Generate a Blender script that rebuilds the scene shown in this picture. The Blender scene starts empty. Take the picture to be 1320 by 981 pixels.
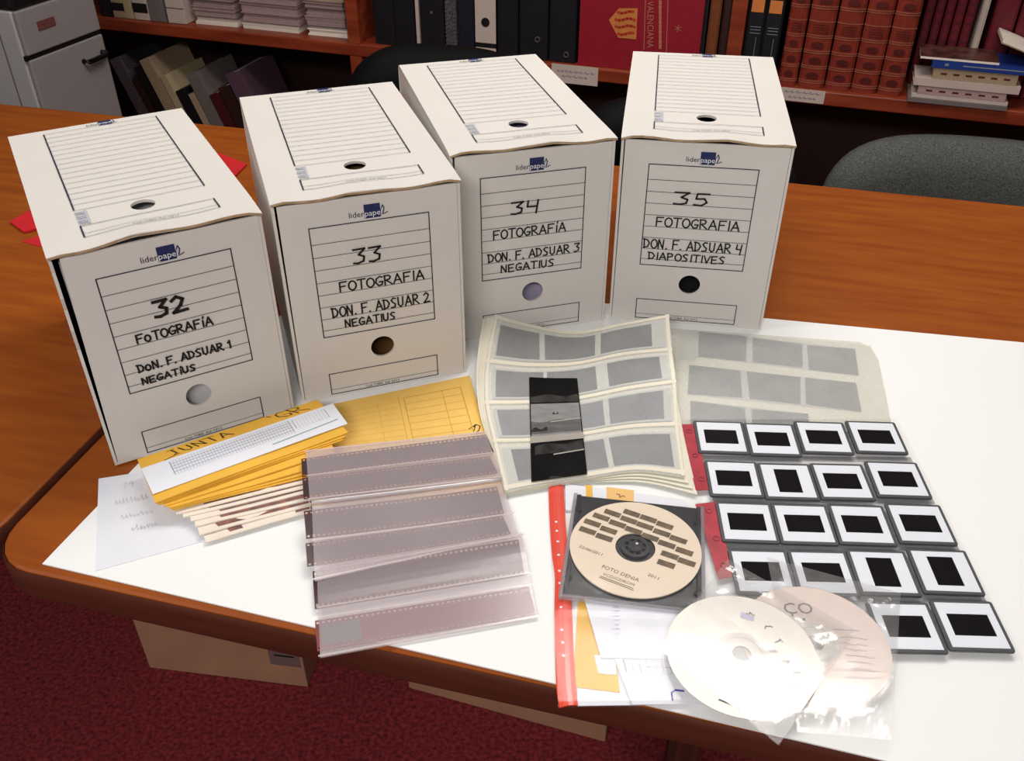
import bpy, math, random
from mathutils import Vector, Matrix, noise

# ------------------------------------------------------------------ camera, world, lights, exposure
sc = bpy.context.scene
COL = sc.collection
T = 0.75                      # height of the table top above the floor
CH, PITCH, FPX = 0.6301, 0.6236, 1192.13      # camera height above the table, downward pitch, focal length in pixels of 1320x981
cam_d = bpy.data.cameras.new('camera'); cam = bpy.data.objects.new('camera', cam_d); COL.objects.link(cam)
cam_d.sensor_fit = 'HORIZONTAL'; cam_d.sensor_width = 36; cam_d.lens = FPX/1320*36
cam_d.clip_start = 0.02
cam.location = (0, 0, T+CH); cam.rotation_euler = (math.pi/2-PITCH, 0, 0)
sc.camera = cam
w = bpy.data.worlds.new('room_light'); sc.world = w; w.use_nodes = True
w.node_tree.nodes['Background'].inputs[0].default_value = (1.0, 0.93, 0.88, 1)
w.node_tree.nodes['Background'].inputs[1].default_value = 0.10
def area(name, loc, target, size, power, col):
    l = bpy.data.lights.new(name, 'AREA'); l.shape = 'RECTANGLE'; l.size, l.size_y = size
    l.energy = power; l.color = col
    o = bpy.data.objects.new(name, l); COL.objects.link(o); o.location = loc
    d = Vector(target)-Vector(loc); o.rotation_euler = d.to_track_quat('-Z', 'Y').to_euler()
    return o
area('ceiling_lamp_far', (0.62, 1.72, T+1.85), (0.35, 0.9, T), (1.2, 0.30), 17, (1.0, 0.95, 0.90))
area('shelf_fill_light', (0.0, 1.25, T+1.85), (0.1, 2.3, T+.1), (1.2, 0.30), 20, (1.0, 0.94, 0.88))  # added fill aimed at the bookcase, not a known lamp
area('front_fill_light', (-0.35, -1.2, T+1.55), (0.0, 0.7, T-.1), (1.2, 0.30), 36, (1.0, 0.96, 0.93))  # added fill behind the camera for box fronts and the space under the table
area('ceiling_lamp_side', (-1.5, 0.7, T+1.8), (-0.2, 0.9, T), (0.3, 1.2), 8, (0.95, 0.97, 1.0))
sc.view_settings.view_transform = 'Standard'; sc.view_settings.look = 'None'
sc.view_settings.exposure = 0.0; sc.view_settings.gamma = 1; sc.view_settings.use_curve_mapping = False
try: sc.cycles.transparent_max_bounces = 40
except Exception: pass
random.seed(4)

# ------------------------------------------------------------------ measuring: where the sight line of a photo pixel meets a level or an upright plane
_F = Vector((0, math.cos(PITCH), -math.sin(PITCH))); _U = Vector((0, math.sin(PITCH), math.cos(PITCH)))
def ray(px, py): return _F + Vector((1, 0, 0))*((px-660)/FPX) - _U*((py-490.5)/FPX)
def at(px, py, z=0.0):        # point at height z above the table top
    d = ray(px, py); return Vector((0, 0, T+CH)) + d*((z-CH)/d.z)

# ------------------------------------------------------------------ mesh collecting
class MB:
    def __init__(s): s.v = []; s.f = []; s.uv = []
    def add(s, vs, fs, uvs=None):
        b = len(s.v); s.v += [tuple(p) for p in vs]
        for k, f in enumerate(fs):
            s.f.append([b+i for i in f])
            s.uv.append([uvs[i] for i in f] if uvs else None)
        return s
    def box(s, lo, hi, fn=None):
        x0, y0, z0 = lo; x1, y1, z1 = hi
        vs = [(x0,y0,z0),(x1,y0,z0),(x1,y1,z0),(x0,y1,z0),(x0,y0,z1),(x1,y0,z1),(x1,y1,z1),(x0,y1,z1)]
        if fn: vs = [fn(Vector(p)) for p in vs]
        return s.add(vs, [(3,2,1,0),(4,5,6,7),(0,1,5,4),(1,2,6,5),(2,3,7,6),(3,0,4,7)])
    def prism(s, pts, z0, z1, fn=None):          # outline in xy, extruded in z
        n = len(pts)
        vs = [Vector((p[0], p[1], z0)) for p in pts]+[Vector((p[0], p[1], z1)) for p in pts]
        if fn: vs = [fn(p) for p in vs]
        return s.add(vs, [tuple(reversed(range(n))), tuple(range(n, 2*n))]+[(i, (i+1)%n, n+(i+1)%n, n+i) for i in range(n)])
    def ring(s, cx, cy, r0, r1, z0, z1, n=64, fn=None):
        vs = []
        for z in (z0, z1):
            for r in (r0, r1):
                for i in range(n):
                    a = 2*math.pi*i/n; vs.append(Vector((cx+r*math.cos(a), cy+r*math.sin(a), z)))
        if fn: vs = [fn(p) for p in vs]
        fs = []
        for i in range(n):
            j = (i+1) % n
            fs += [(i, j, n+j, n+i), (2*n+i, 3*n+i, 3*n+j, 2*n+j), (n+i, n+j, 3*n+j, 3*n+i), (j, i, 2*n+i, 2*n+j)]
        return s.add(vs, fs)
    def slab(s, top, nu, nv, th):               # closed sheet whose upper face is top(u, v), thickness th straight down
        vs = []; uv = []
        for k in (0, 1):
            for j in range(nv+1):
                for i in range(nu+1):
                    p = Vector(top(i/nu, j/nv)); p.z -= k*th; vs.append(p); uv.append((i/nu, j/nv))
        N = (nu+1)*(nv+1); g = lambda i, j: j*(nu+1)+i; fs = []
        for j in range(nv):
            for i in range(nu):
                a, b, c, d = g(i,j), g(i+1,j), g(i+1,j+1), g(i,j+1)
                fs += [(d, c, b, a), (N+a, N+b, N+c, N+d)]
        for i in range(nu): fs += [(g(i,0), g(i+1,0), N+g(i+1,0), N+g(i,0)), (g(i+1,nv), g(i,nv), N+g(i,nv), N+g(i+1,nv))]
        for j in range(nv): fs += [(g(0,j+1), g(0,j), N+g(0,j), N+g(0,j+1)), (g(nu,j), g(nu,j+1), N+g(nu,j+1), N+g(nu,j))]
        return s.add(vs, fs, uv)
    def stroke(s, pts, wd, fn):                  # pen line in 2D, laid on a surface by fn(x, y)
        for (a, b) in zip(pts[:-1], pts[1:]):
            dx, dy = b[0]-a[0], b[1]-a[1]; L = math.hypot(dx, dy) or 1e-9
            nx, ny = -dy/L*wd/2, dx/L*wd/2; ex, ey = dx/L*wd*.35, dy/L*wd*.35
            q = [(a[0]-ex+nx, a[1]-ey+ny), (a[0]-ex-nx, a[1]-ey-ny), (b[0]+ex-nx, b[1]+ey-ny), (b[0]+ex+nx, b[1]+ey+ny)]
            s.add([fn(*p) for p in q], [(0, 1, 2, 3)])
        return s
    def frame(s, x0, y0, x1, y1, wd, fn):
        return s.stroke([(x0,y0),(x1,y0),(x1,y1),(x0,y1),(x0,y0)], wd, fn)
    def quad(s, pts): return s.add(pts, [(0, 1, 2, 3)])
    def tube(s, pts, r, n=10):
        rings = []
        for k, p in enumerate(pts):
            p = Vector(p); t = (Vector(pts[min(k+1, len(pts)-1)])-Vector(pts[max(k-1, 0)])).normalized()
            u = t.orthogonal().normalized(); v2 = t.cross(u)
            rings.append([p+(u*math.cos(2*math.pi*i/n)+v2*math.sin(2*math.pi*i/n))*r for i in range(n)])
        vs = [q for rg in rings for q in rg]; fs = [tuple(reversed(range(n))), tuple(range(len(vs)-n, len(vs)))]
        for k in range(len(pts)-1):
            for i in range(n): fs.append((k*n+i, k*n+(i+1)%n, (k+1)*n+(i+1)%n, (k+1)*n+i))
        return s.add(vs, fs)

def obj(name, mb, mat, parent=None, world=True, smooth=False, bevel=0, solid=0, origin=None):
    """one mesh object; world=True: the vertices are world points, moved into the parent's (or the object's own) frame"""
    vs = [Vector(p) for p in mb.v]; loc = Vector((0, 0, 0))
    if parent is not None and world:
        b = parent; m = Matrix()
        while b is not None: m = b.matrix_basis @ m; b = b.parent
        inv = m.inverted(); vs = [inv @ p for p in vs]
    elif parent is None and world:
        n = len(vs); loc = Vector((sum(p.x for p in vs)/n, sum(p.y for p in vs)/n, min(p.z for p in vs)))
        if origin: loc = Vector(origin)
        vs = [p-loc for p in vs]
    me = bpy.data.meshes.new(name); me.from_pydata(vs, [], mb.f)
    if any(mb.uv):
        ul = me.uv_layers.new(name='UVMap'); k = 0
        for f, u in zip(mb.f, mb.uv):
            for i in range(len(f)):
                ul.data[k].uv = u[i] if u else (0, 0); k += 1
    me.materials.append(mat)
    if smooth: me.polygons.foreach_set('use_smooth', [True]*len(me.polygons))
    me.update()
    o = bpy.data.objects.new(name, me); COL.objects.link(o); o.location = loc
    if parent is not None: o.parent = parent
    if solid:
        md = o.modifiers.new('thickness', 'SOLIDIFY'); md.thickness = solid; md.offset = -1
    if bevel:
        md = o.modifiers.new('edges', 'BEVEL'); md.width = bevel; md.segments = 2; md.limit_method = 'ANGLE'; md.angle_limit = math.radians(40)
    return o
def thing(name, label, cat, loc=(0, 0, 0), rotz=0, group=None):
    o = bpy.data.objects.new(name, None); COL.objects.link(o); o.empty_display_size = 0.02
    o.location = loc; o.rotation_euler = (0, 0, rotz); return tag(o, label, cat, group)
def tag(o, label, cat, group=None):
    o['label'] = label; o['category'] = cat
    if group: o['group'] = group
    return o
def struct(o): o['kind'] = 'structure'; return o

# ------------------------------------------------------------------ materials
def lin(c): return tuple(((v/255)/12.92 if v/255 <= .04045 else ((v/255+.055)/1.055)**2.4) for v in c)+(1,)
def mat(name, c, rough=.6, metal=0, var=0.0, scale=40, spec=.4, coat=0, bump=0, bscale=200, c2=None, stretch=(1, 1, 1)):
    m = bpy.data.materials.new(name); m.use_nodes = True; nt = m.node_tree; p = nt.nodes['Principled BSDF']
    p.inputs['Base Color'].default_value = lin(c); p.inputs['Roughness'].default_value = rough
    p.inputs['Metallic'].default_value = metal; p.inputs['Specular IOR Level'].default_value = spec
    p.inputs['Coat Weight'].default_value = coat; p.inputs['Coat Roughness'].default_value = .08
    tc = nt.nodes.new('ShaderNodeTexCoord'); mp = nt.nodes.new('ShaderNodeMapping'); mp.inputs['Scale'].default_value = stretch
    nt.links.new(tc.outputs['Object'], mp.inputs[0])
    nz = nt.nodes.new('ShaderNodeTexNoise'); nz.inputs['Scale'].default_value = scale; nz.inputs['Detail'].default_value = 5
    nt.links.new(mp.outputs[0], nz.inputs['Vector'])
    cr = nt.nodes.new('ShaderNodeValToRGB'); nt.links.new(nz.outputs[0], cr.inputs[0])
    a = lin(c); b = lin(c2) if c2 else tuple(max(0, x*(1-var)) for x in a[:3])+(1,)
    if not c2: a = tuple(min(1, x*(1+var*.5)) for x in a[:3])+(1,)
    cr.color_ramp.elements[0].position = .32; cr.color_ramp.elements[1].position = .68
    cr.color_ramp.elements[0].color = b; cr.color_ramp.elements[1].color = a
    nt.links.new(cr.outputs[0], p.inputs['Base Color'])
    if bump:
        n2 = nt.nodes.new('ShaderNodeTexNoise'); n2.inputs['Scale'].default_value = bscale; n2.inputs['Detail'].default_value = 3
        nt.links.new(tc.outputs['Object'], n2.inputs['Vector'])
        bp = nt.nodes.new('ShaderNodeBump'); bp.inputs['Strength'].default_value = bump; bp.inputs['Distance'].default_value = .002
        nt.links.new(n2.outputs[0], bp.inputs['Height']); nt.links.new(bp.outputs[0], p.inputs['Normal'])
    return m
def clear(name, c, haze, rough=.12, gloss=.1, var=.0, scale=60):
    """translucent plastic or glassine: part of the light goes straight through, the rest is scattered or mirrored"""
    m = bpy.data.materials.new(name); m.use_nodes = True; nt = m.node_tree; p = nt.nodes['Principled BSDF']
    p.inputs['Base Color'].default_value = lin(c); p.inputs['Roughness'].default_value = rough; p.inputs['Specular IOR Level'].default_value = .6
    tr = nt.nodes.new('ShaderNodeBsdfTransparent'); mx = nt.nodes.new('ShaderNodeMixShader'); out = nt.nodes['Material Output']
    gl = nt.nodes.new('ShaderNodeBsdfGlossy'); gl.inputs['Roughness'].default_value = rough
    lw = nt.nodes.new('ShaderNodeLayerWeight'); lw.inputs[0].default_value = .25
    mg = nt.nodes.new('ShaderNodeMath'); mg.operation = 'MULTIPLY_ADD'; mg.inputs[1].default_value = gloss*2; mg.inputs[2].default_value = gloss*.4
    nt.links.new(lw.outputs['Facing'], mg.inputs[0])
    m2 = nt.nodes.new('ShaderNodeMixShader')
    tc = nt.nodes.new('ShaderNodeTexCoord'); nz = nt.nodes.new('ShaderNodeTexNoise'); nz.inputs['Scale'].default_value = scale
    nt.links.new(tc.outputs['Object'], nz.inputs['Vector'])
    ma = nt.nodes.new('ShaderNodeMath'); ma.operation = 'MULTIPLY_ADD'; ma.inputs[1].default_value = var; ma.inputs[2].default_value = haze-var*.5
    nt.links.new(nz.outputs[0], ma.inputs[0])
    nt.links.new(ma.outputs[0], mx.inputs[0]); nt.links.new(tr.outputs[0], mx.inputs[1]); nt.links.new(p.outputs[0], mx.inputs[2])
    nt.links.new(mg.outputs[0], m2.inputs[0]); nt.links.new(mx.outputs[0], m2.inputs[1]); nt.links.new(gl.outputs[0], m2.inputs[2])
    nt.links.new(m2.outputs[0], out.inputs[0])
    return m
def film_mat(name, c, c_frame, holes=True):
    """35 mm film: perforations along both edges (open), a slightly different tone in every frame"""
    m = bpy.data.materials.new(name); m.use_nodes = True; nt = m.node_tree; p = nt.nodes['Principled BSDF']; L = nt.links.new
    p.inputs['Roughness'].default_value = .25
    uv = nt.nodes.new('ShaderNodeUVMap'); sx = nt.nodes.new('ShaderNodeSeparateXYZ'); L(uv.outputs[0], sx.inputs[0])
    def mth(op, a, b=None, c_=None):
        n = nt.nodes.new('ShaderNodeMath'); n.operation = op
        for k, x in enumerate((a, b, c_)):
            if x is None: continue
            if isinstance(x, (int, float)): n.inputs[k].default_value = x
            else: L(x, n.inputs[k])
        return n.outputs[0]
    u, v = sx.outputs[0], sx.outputs[1]
    inv = mth('ABSOLUTE', mth('SUBTRACT', v, .5))
    frame = mth('MULTIPLY', mth('LESS_THAN', inv, .33), mth('LESS_THAN', mth('ABSOLUTE', mth('SUBTRACT', mth('FRACT', mth('MULTIPLY', u, 5.0)), .5)), .475))
    nz = nt.nodes.new('ShaderNodeTexNoise'); nz.inputs['Scale'].default_value = 70; tc = nt.nodes.new('ShaderNodeTexCoord'); L(tc.outputs['Object'], nz.inputs['Vector'])
    mixc = nt.nodes.new('ShaderNodeMix'); mixc.data_type = 'RGBA'; mixc.inputs[6].default_value = lin(c); mixc.inputs[7].default_value = lin(c_frame)
    L(mth('MULTIPLY', frame, mth('MULTIPLY_ADD', nz.outputs[0], .8, .35)), mixc.inputs[0]); L(mixc.outputs[2], p.inputs['Base Color'])
    if holes:
        hv = mth('LESS_THAN', mth('ABSOLUTE', mth('SUBTRACT', inv, .415)), .038)
        hu = mth('LESS_THAN', mth('ABSOLUTE', mth('SUBTRACT', mth('FRACT', mth('MULTIPLY', u, 40.0)), .5)), .24)
        tr = nt.nodes.new('ShaderNodeBsdfTransparent'); mx = nt.nodes.new('ShaderNodeMixShader')
        L(mth('MULTIPLY', hu, hv), mx.inputs[0]); L(p.outputs[0], mx.inputs[1]); L(tr.outputs[0], mx.inputs[2]); L(mx.outputs[0], nt.nodes['Material Output'].inputs[0])
    return m

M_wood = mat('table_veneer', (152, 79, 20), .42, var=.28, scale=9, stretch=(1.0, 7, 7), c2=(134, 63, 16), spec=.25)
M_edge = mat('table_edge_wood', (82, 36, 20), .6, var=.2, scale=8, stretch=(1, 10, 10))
M_dark_wood = mat('dark_wood', (62, 30, 22), .5, var=.3, scale=8, stretch=(10, 10, 1))
M_shelf = mat('bookcase_wood', (146, 62, 32), .42, var=.3, scale=5, stretch=(1, 8, 8), c2=(110, 38, 20))
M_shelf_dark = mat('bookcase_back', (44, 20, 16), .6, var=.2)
M_carpet = mat('maroon_carpet', (150, 56, 60), .95, scale=140, c2=(92, 32, 36), bump=.8, bscale=160, spec=.1)
M_wall = mat('wall_paint', (150, 140, 132), .9, var=.03)
M_card = mat('white_cardboard', (211, 206, 200), .55, var=.02, scale=9, bump=.05, bscale=60)
M_raw = mat('raw_cardboard_edge', (178, 146, 108), .8, var=.25, scale=90)
M_ink = mat('navy_print', (28, 30, 52), .6, var=.05)
M_ink_thin = mat('grey_blue_print', (122, 126, 138), .6, var=.05)
M_navy = mat('logo_navy', (26, 38, 84), .5, var=.05)
M_white_ink = mat('white_print', (228, 228, 230), .6, var=.03)
M_pen = mat('black_marker', (14, 12, 14), .55, var=.1)
M_barcode = mat('barcode_grey', (176, 178, 190), .6, var=.1)
M_board = mat('white_board', (238, 239, 238), .55, var=.01, scale=5)
M_paper = mat('white_paper', (226, 228, 236), .7, var=.02)
M_pencil = mat('faint_pen', (196, 197, 208), .7, var=.1)
M_ochre = mat('ochre_envelope', (232, 178, 62), .62, var=.12, scale=14)
M_ochre_dk = mat('ochre_print', (200, 152, 66), .7, var=.1)
M_photo = mat('photo_card', (234, 222, 208), .5, var=.05)
M_photo_img = mat('photo_picture', (158, 104, 88), .4, scale=90, c2=(92, 74, 84))
M_green_ink = mat('green_print', (120, 160, 140), .6, var=.1)
M_red = mat('red_card', (196, 30, 38), .55, var=.08)
M_sleeve = clear('frosted_negative_sleeve', (222, 208, 212), .19, .22, .04)
M_film = film_mat('brown_film', (78, 30, 24), (46, 40, 50))
M_film_pale = film_mat('red_film', (128, 66, 66), (120, 60, 62))
M_film_grey = mat('grey_film_leader', (96, 100, 106), .3, var=.1)
M_glassine = clear('glassine', (234, 235, 232), .27, .35, .03, var=.1, scale=30)
M_glassine_sheet = mat('glassine_sheet', (226, 222, 204), .5, var=.06, scale=12)
M_neg = mat('grey_negative', (88, 94, 100), .4, var=.3, scale=45)
M_neg_clear = mat('negative_edge', (190, 190, 184), .4, var=.05)
M_neg_black = mat('black_negative', (14, 13, 15), .3, scale=28, c2=(5, 5, 6), spec=.1)
M_neg_mid = mat('grey_picture_negative', (120, 118, 116), .25, scale=40, c2=(62, 61, 62), stretch=(1, 3, 1))
M_slide_frame = mat('slide_mount_grey', (66, 68, 72), .45, var=.1)
M_slide_face = mat('slide_mount_white', (226, 230, 238), .4, var=.02)
M_slide_film = mat('dark_slide_film', (8, 7, 11), .4, scale=40, c2=(15, 7, 10), spec=.02)
M_pocket = clear('clear_pocket_sheet', (214, 214, 220), .003, .10, .012)
M_row_gap = clear('pocket_weld', (70, 72, 78), .50, .15, .12)  # dark tone of the gaps between slide rows, mount shade included
M_redstrip = mat('red_binding_strip', (178, 44, 62), .3, var=.25, scale=60, coat=.4)
M_orange = mat('orange_red_strip', (226, 62, 34), .35, var=.08, coat=.3)
M_clear_bag = clear('clear_bag', (225, 225, 230), .015, .12, .018)
M_wrinkle = clear('crinkled_clear_sleeve', (228, 226, 226), .06, .14, .07, var=.06, scale=50)
M_black_plastic = mat('black_plastic_tray', (22, 22, 25), .25, var=.15, coat=.3)
M_grey_rim = clear('clear_case_rim', (170, 165, 172), .45, .08, .2)
M_cd_beige = mat('beige_disc', (226, 208, 186), .4, var=.02)
M_cd_white = mat('white_disc', (234, 229, 219), .3, var=.02, coat=.12)
M_cd_pink = mat('pinkish_disc', (232, 214, 204), .4, var=.02)
M_hub = clear('glare_pale_hub', (224, 216, 206), .85, .3, .02)  # clear hub coloured pale, the glare over it put into the material
M_thumb = mat('brown_thumbnails', (112, 88, 52), .5, scale=180, c2=(70, 58, 42))
M_txt_brown = mat('brown_print', (98, 80, 60), .6, var=.05)
M_blue_pen = mat('blue_pen', (44, 44, 160), .5, var=.1)
M_metal_cab = mat('grey_enamel', (138, 132, 132), .4, var=.04)
M_metal_side = mat('pale_grey_enamel', (172, 168, 166), .4, var=.04)
M_black = mat('black_vinyl', (16, 15, 17), .45, var=.2)
M_black_book = mat('black_binder', (18, 16, 20), .5, var=.2)
M_leather = mat('black_leather', (6, 6, 7), .65, spec=.12, var=.2, bump=.2)
M_fabric = mat('grey_upholstery', (90, 92, 87), .95, scale=420, c2=(56, 56, 57), bump=.5, bscale=250, spec=.1)
M_steel = mat('dull_steel', (150, 148, 150), .35, metal=.8, var=.1)
M_kraft = mat('kraft_carton', (176, 132, 104), .8, var=.1, scale=14)
M_kraft_tape = mat('carton_label', (120, 100, 96), .6, var=.1)

# ------------------------------------------------------------------ lettering
def ell(cx, cy, rx, ry, a0=0, a1=360, n=14): return [(cx+rx*math.cos(math.radians(a0+(a1-a0)*i/n)), cy+ry*math.sin(math.radians(a0+(a1-a0)*i/n))) for i in range(n+1)]
P_ = [[(.02, 0), (0, 1)], [(-.05, .98), (.35, .98), (.5, .82), (.42, .58), (.02, .46)]]
G = {'A': [[(0, 0), (.34, 1), (.68, 0)], [(.12, .34), (.6, .36)]],
 'D': [[(.05, 0), (0, 1)], [(-.1, .97), (.35, .9), (.58, .55), (.42, .14), (-.02, .02)]],
 'E': [[(.55, 1), (0, .97), (.02, 0), (.58, .03)], [(0, .5), (.46, .53)]],
 'F': [[(.03, 0), (.04, .98), (.62, 1)], [(.04, .52), (.48, .55)]],
 'G': [[(.58, .88), (.36, 1), (.08, .78), (0, .38), (.22, .03), (.52, .1), (.6, .42), (.3, .42)]],
 'I': [[(.12, 0), (.14, 1)]], 'i': [[(.12, 0), (.14, .75)], [(.17, .98), (.24, 1.2)]],
 'N': [[(0, 0), (.03, 1), (.5, .02), (.54, 1)]], 'O': [ell(.32, .48, .32, .48, 100, 470)], 'o': [ell(.26, .36, .26, .36, 100, 470)],
 'P': P_, 'R': P_+[[(.14, .48), (.62, 0)]], 'S': [[(.52, .92), (.26, 1), (.04, .78), (.2, .56), (.46, .36), (.4, .06), (.0, .04)]],
 'T': [[(-.02, 1), (.66, 1)], [(.32, 1), (.3, 0)]], 'U': [[(0, 1), (.02, .25), (.24, 0), (.48, .2), (.52, 1)]],
 'V': [[(0, 1), (.28, 0), (.6, 1)]], 'W': [[(0, 1), (.2, 0), (.4, .7), (.6, 0), (.8, 1)]], 'J': [[(.1, .95), (.5, 1)], [(.35, 1), (.3, .15), (.05, 0)]],
 'C': [[(.55, .85), (.3, 1), (.02, .6), (.1, .12), (.5, .08)]], '.': [[(.05, .0), (.12, .06)]], "'": [[(.05, 1.0), (.1, .75)]], ' ': [],
 '1': [[(0, .72), (.22, 1), (.22, 0)]], '2': [[(.0, .78), (.24, 1), (.5, .78), (.36, .42), (.0, .02), (.62, .06)]],
 '3': [[(0, .98), (.58, 1), (.26, .6), (.52, .44), (.48, .12), (.2, 0), (-.02, .04)]],
 '4': [[(.05, 1), (.0, .5), (.5, .48)], [(.54, 1), (.44, -.1)]], '5': [[(.6, 1), (.12, .98), (.08, .56), (.42, .6), (.52, .3), (.32, .02), (0, .06)]]}
G['9'] = [[(.5, .7), (.25, 1), (.02, .75), (.2, .5), (.5, .7), (.42, 0)]]
ADV = {'I': .34, 'i': .36, '.': .34, ' ': .42, '1': .45, 'W': 1.0, 'A': .86, "'": .3}
def write(mb, text, x0, x1, y, hgt, wd, fn, slant=.0, jit=.02):
    adv = [ADV.get(c, .78) for c in text]; k = (x1-x0)/(sum(adv)-.12); x = x0
    for c, a in zip(text, adv):
        jy = random.uniform(-jit, jit)*hgt
        for line in G[c]:
            mb.stroke([(x+px*k+slant*py*hgt, y+jy+py*hgt) for px, py in line], wd, fn)
        x += a*k
def type_text(mb, text, x, y, size, fn, align='LEFT'):       # set type, laid on a surface
    cu = bpy.data.curves.new('type', 'FONT'); cu.body = text; cu.size = size; cu.align_x = align; cu.resolution_u = 2
    o = bpy.data.objects.new('type', cu); COL.objects.link(o)
    dg = bpy.context.evaluated_depsgraph_get(); dg.update(); me = o.evaluated_get(dg).to_mesh()
    mb.add([fn(x+v.co.x, y+v.co.y) for v in me.vertices], [tuple(p.vertices) for p in me.polygons])
    o.evaluated_get(dg).to_mesh_clear(); bpy.data.objects.remove(o); bpy.data.curves.remove(cu)

# ------------------------------------------------------------------ setting: floor and far wall
fm = MB().box((-4, -2.5, -.05), (4, 5, 0)); struct(obj('floor', fm, M_carpet))
BD = Vector((.948, -.318, 0)).normalized(); BN = Vector((.318, .948, 0)).normalized(); B0 = Vector((0, 2.565, 0))
def bc(s, d, z): return B0 + BD*s + BN*d + Vector((0, 0, T+z))      # bookcase frame: along, into, height above table top
def bfn(p): return bc(p.x, p.y, p.z)
def bs(px, py, d=0.0):                                              # photo pixel on the upright plane d behind the bookcase front
    r = ray(px, py); c = Vector((0, 0, T+CH)); t = ((B0+BN*d-c).dot(BN))/r.dot(BN); q = c+r*t-B0
    return q.dot(BD), q.z-T
wm = MB().box((-3.2, .40, -T), (3.2, .48, 1.95), bfn); struct(obj('wall_back', wm, M_wall))

# ------------------------------------------------------------------ tables
ET = Vector((.9681, -.2504, 0)); NT = Vector((.2504, .9681, 0)); TO = Vector((-.2837, .5387, 0)); ANG = math.atan2(-.2504, .9681)
def table(s0, s1, label, legs):
    t = thing('table', label, 'table', TO + ET*s0, ANG)
    Wt, Dt, r = s1-s0, 1.06, .052
    out = []
    for cx, cy, a0 in ((r, r, 180), (Wt-r, r, 270), (Wt-r, Dt-r, 0), (r, Dt-r, 90)):
        out += [(cx+r*math.cos(math.radians(a0+i*15)), cy+r*math.sin(math.radians(a0+i*15))) for i in range(7)]
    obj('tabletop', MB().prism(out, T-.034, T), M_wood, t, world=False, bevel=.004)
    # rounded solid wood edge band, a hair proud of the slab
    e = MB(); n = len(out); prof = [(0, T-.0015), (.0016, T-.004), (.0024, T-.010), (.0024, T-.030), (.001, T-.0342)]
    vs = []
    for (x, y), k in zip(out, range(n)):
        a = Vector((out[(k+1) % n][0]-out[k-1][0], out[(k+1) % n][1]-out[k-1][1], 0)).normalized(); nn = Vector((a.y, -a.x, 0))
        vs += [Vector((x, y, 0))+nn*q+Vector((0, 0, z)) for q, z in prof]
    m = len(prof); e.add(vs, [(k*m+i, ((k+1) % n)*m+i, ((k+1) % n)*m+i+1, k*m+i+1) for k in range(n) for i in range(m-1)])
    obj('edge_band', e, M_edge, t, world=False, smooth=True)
    for x in legs:
        obj('leg', MB().box((x-.013, .12, 0.0), (x+.013, .92, T-.034)), M_dark_wood, t, world=False, bevel=.003)
    obj('stretcher', MB().box((legs[0]+.013, .50, .28), (legs[-1]-.013, .53, .50)), M_dark_wood, t, world=False)
    return t
table(-.2135, 1.39, 'orange-brown wooden table with the white board and archive boxes on it', (.66, 1.45))
table(-1.82, -.2225, 'orange-brown wooden table left of the seam, mostly bare', (.25, .80))

ZB = .0015
brd = [Vector((-.4288, .5876, 0)), Vector((.78, .252, 0)), Vector((.90, .905, 0)), Vector((-.268, 1.12, 0))]
b = MB().prism([(p.x, p.y) for p in brd], T+.0001, T+ZB)
tag(obj('white_board', b, M_board), 'large white board sheet lying across the wooden table under the boxes', 'board')

# red folder behind the first archive box
tip = at(318, 211, .004); d1 = (at(272, 193, .004)-tip).normalized(); d2 = (at(300, 231, .004)-tip).normalized()
rf = thing('folder', 'red card folder lying behind the archive box numbered 32', 'folder', tip)
c1 = tip; c4 = tip+d1*.10; 
q = [tip, tip+d1*.24, at(13, 287, .002), at(31, 300, .002), at(300, 231, .002)]
obj('cover', MB().prism([(p.x, p.y) for p in q], T+.001, T+.004), M_red, rf)
q = [at(28, 311, .001), at(60, 300, .001), at(60, 320, .001)]
obj('flap', MB().prism([(p.x, p.y) for p in q], T+.0002, T+.0009), M_red, rf)

# ------------------------------------------------------------------ archive boxes
BW, BH, BDp = .1917, .2434, .3320
def panel(u0, u1, v0, v1, hx, hy, hr, half, us, vs, fn):
    """sheet with a round hole: a grid whose cell around (hx, hy) is a ring of faces"""
    m = MB(); U = sorted(set([u0, u1, hx-half, hx+half]+us)); V = sorted(set([v0, v1, hy-half, hy+half]+vs))
    for i in range(len(U)-1):
        for j in range(len(V)-1):
            if abs((U[i]+U[i+1])/2-hx) < half and abs((V[j]+V[j+1])/2-hy) < half: continue
            m.add([fn(U[i], V[j]), fn(U[i+1], V[j]), fn(U[i+1], V[j+1]), fn(U[i], V[j+1])], [(0, 1, 2, 3)])
    n = 40; vv = []
    for k in range(n):
        a = 2*math.pi*(k+.5)/n; c, s_ = math.cos(a), math.sin(a); q_ = half/max(abs(c), abs(s_))
        vv += [fn(hx+q_*c, hy+q_*s_), fn(hx+hr*c, hy+hr*s_)]
    m.add(vv, [(2*k, 2*((k+1) % n), 2*((k+1) % n)+1, 2*k+1) for k in range(n)])
    for sx, sy in ((1, 1), (-1, 1), (-1, -1), (1, -1)):          # corner bits of the ring
        best = sorted(range(n), key=lambda k: -(math.cos(2*math.pi*(k+.5)/n)*sx+math.sin(2*math.pi*(k+.5)/n)*sy))[:2]
        p0 = [fn(hx+half/max(abs(math.cos(2*math.pi*(k+.5)/n)), abs(math.sin(2*math.pi*(k+.5)/n)))*math.cos(2*math.pi*(k+.5)/n),
                 hy+half/max(abs(math.cos(2*math.pi*(k+.5)/n)), abs(math.sin(2*math.pi*(k+.5)/n)))*math.sin(2*math.pi*(k+.5)/n)) for k in sorted(best)]
        m.add([fn(hx+sx*half, hy+sy*half)]+p0, [(0, 2, 1)])
    return m
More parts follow.
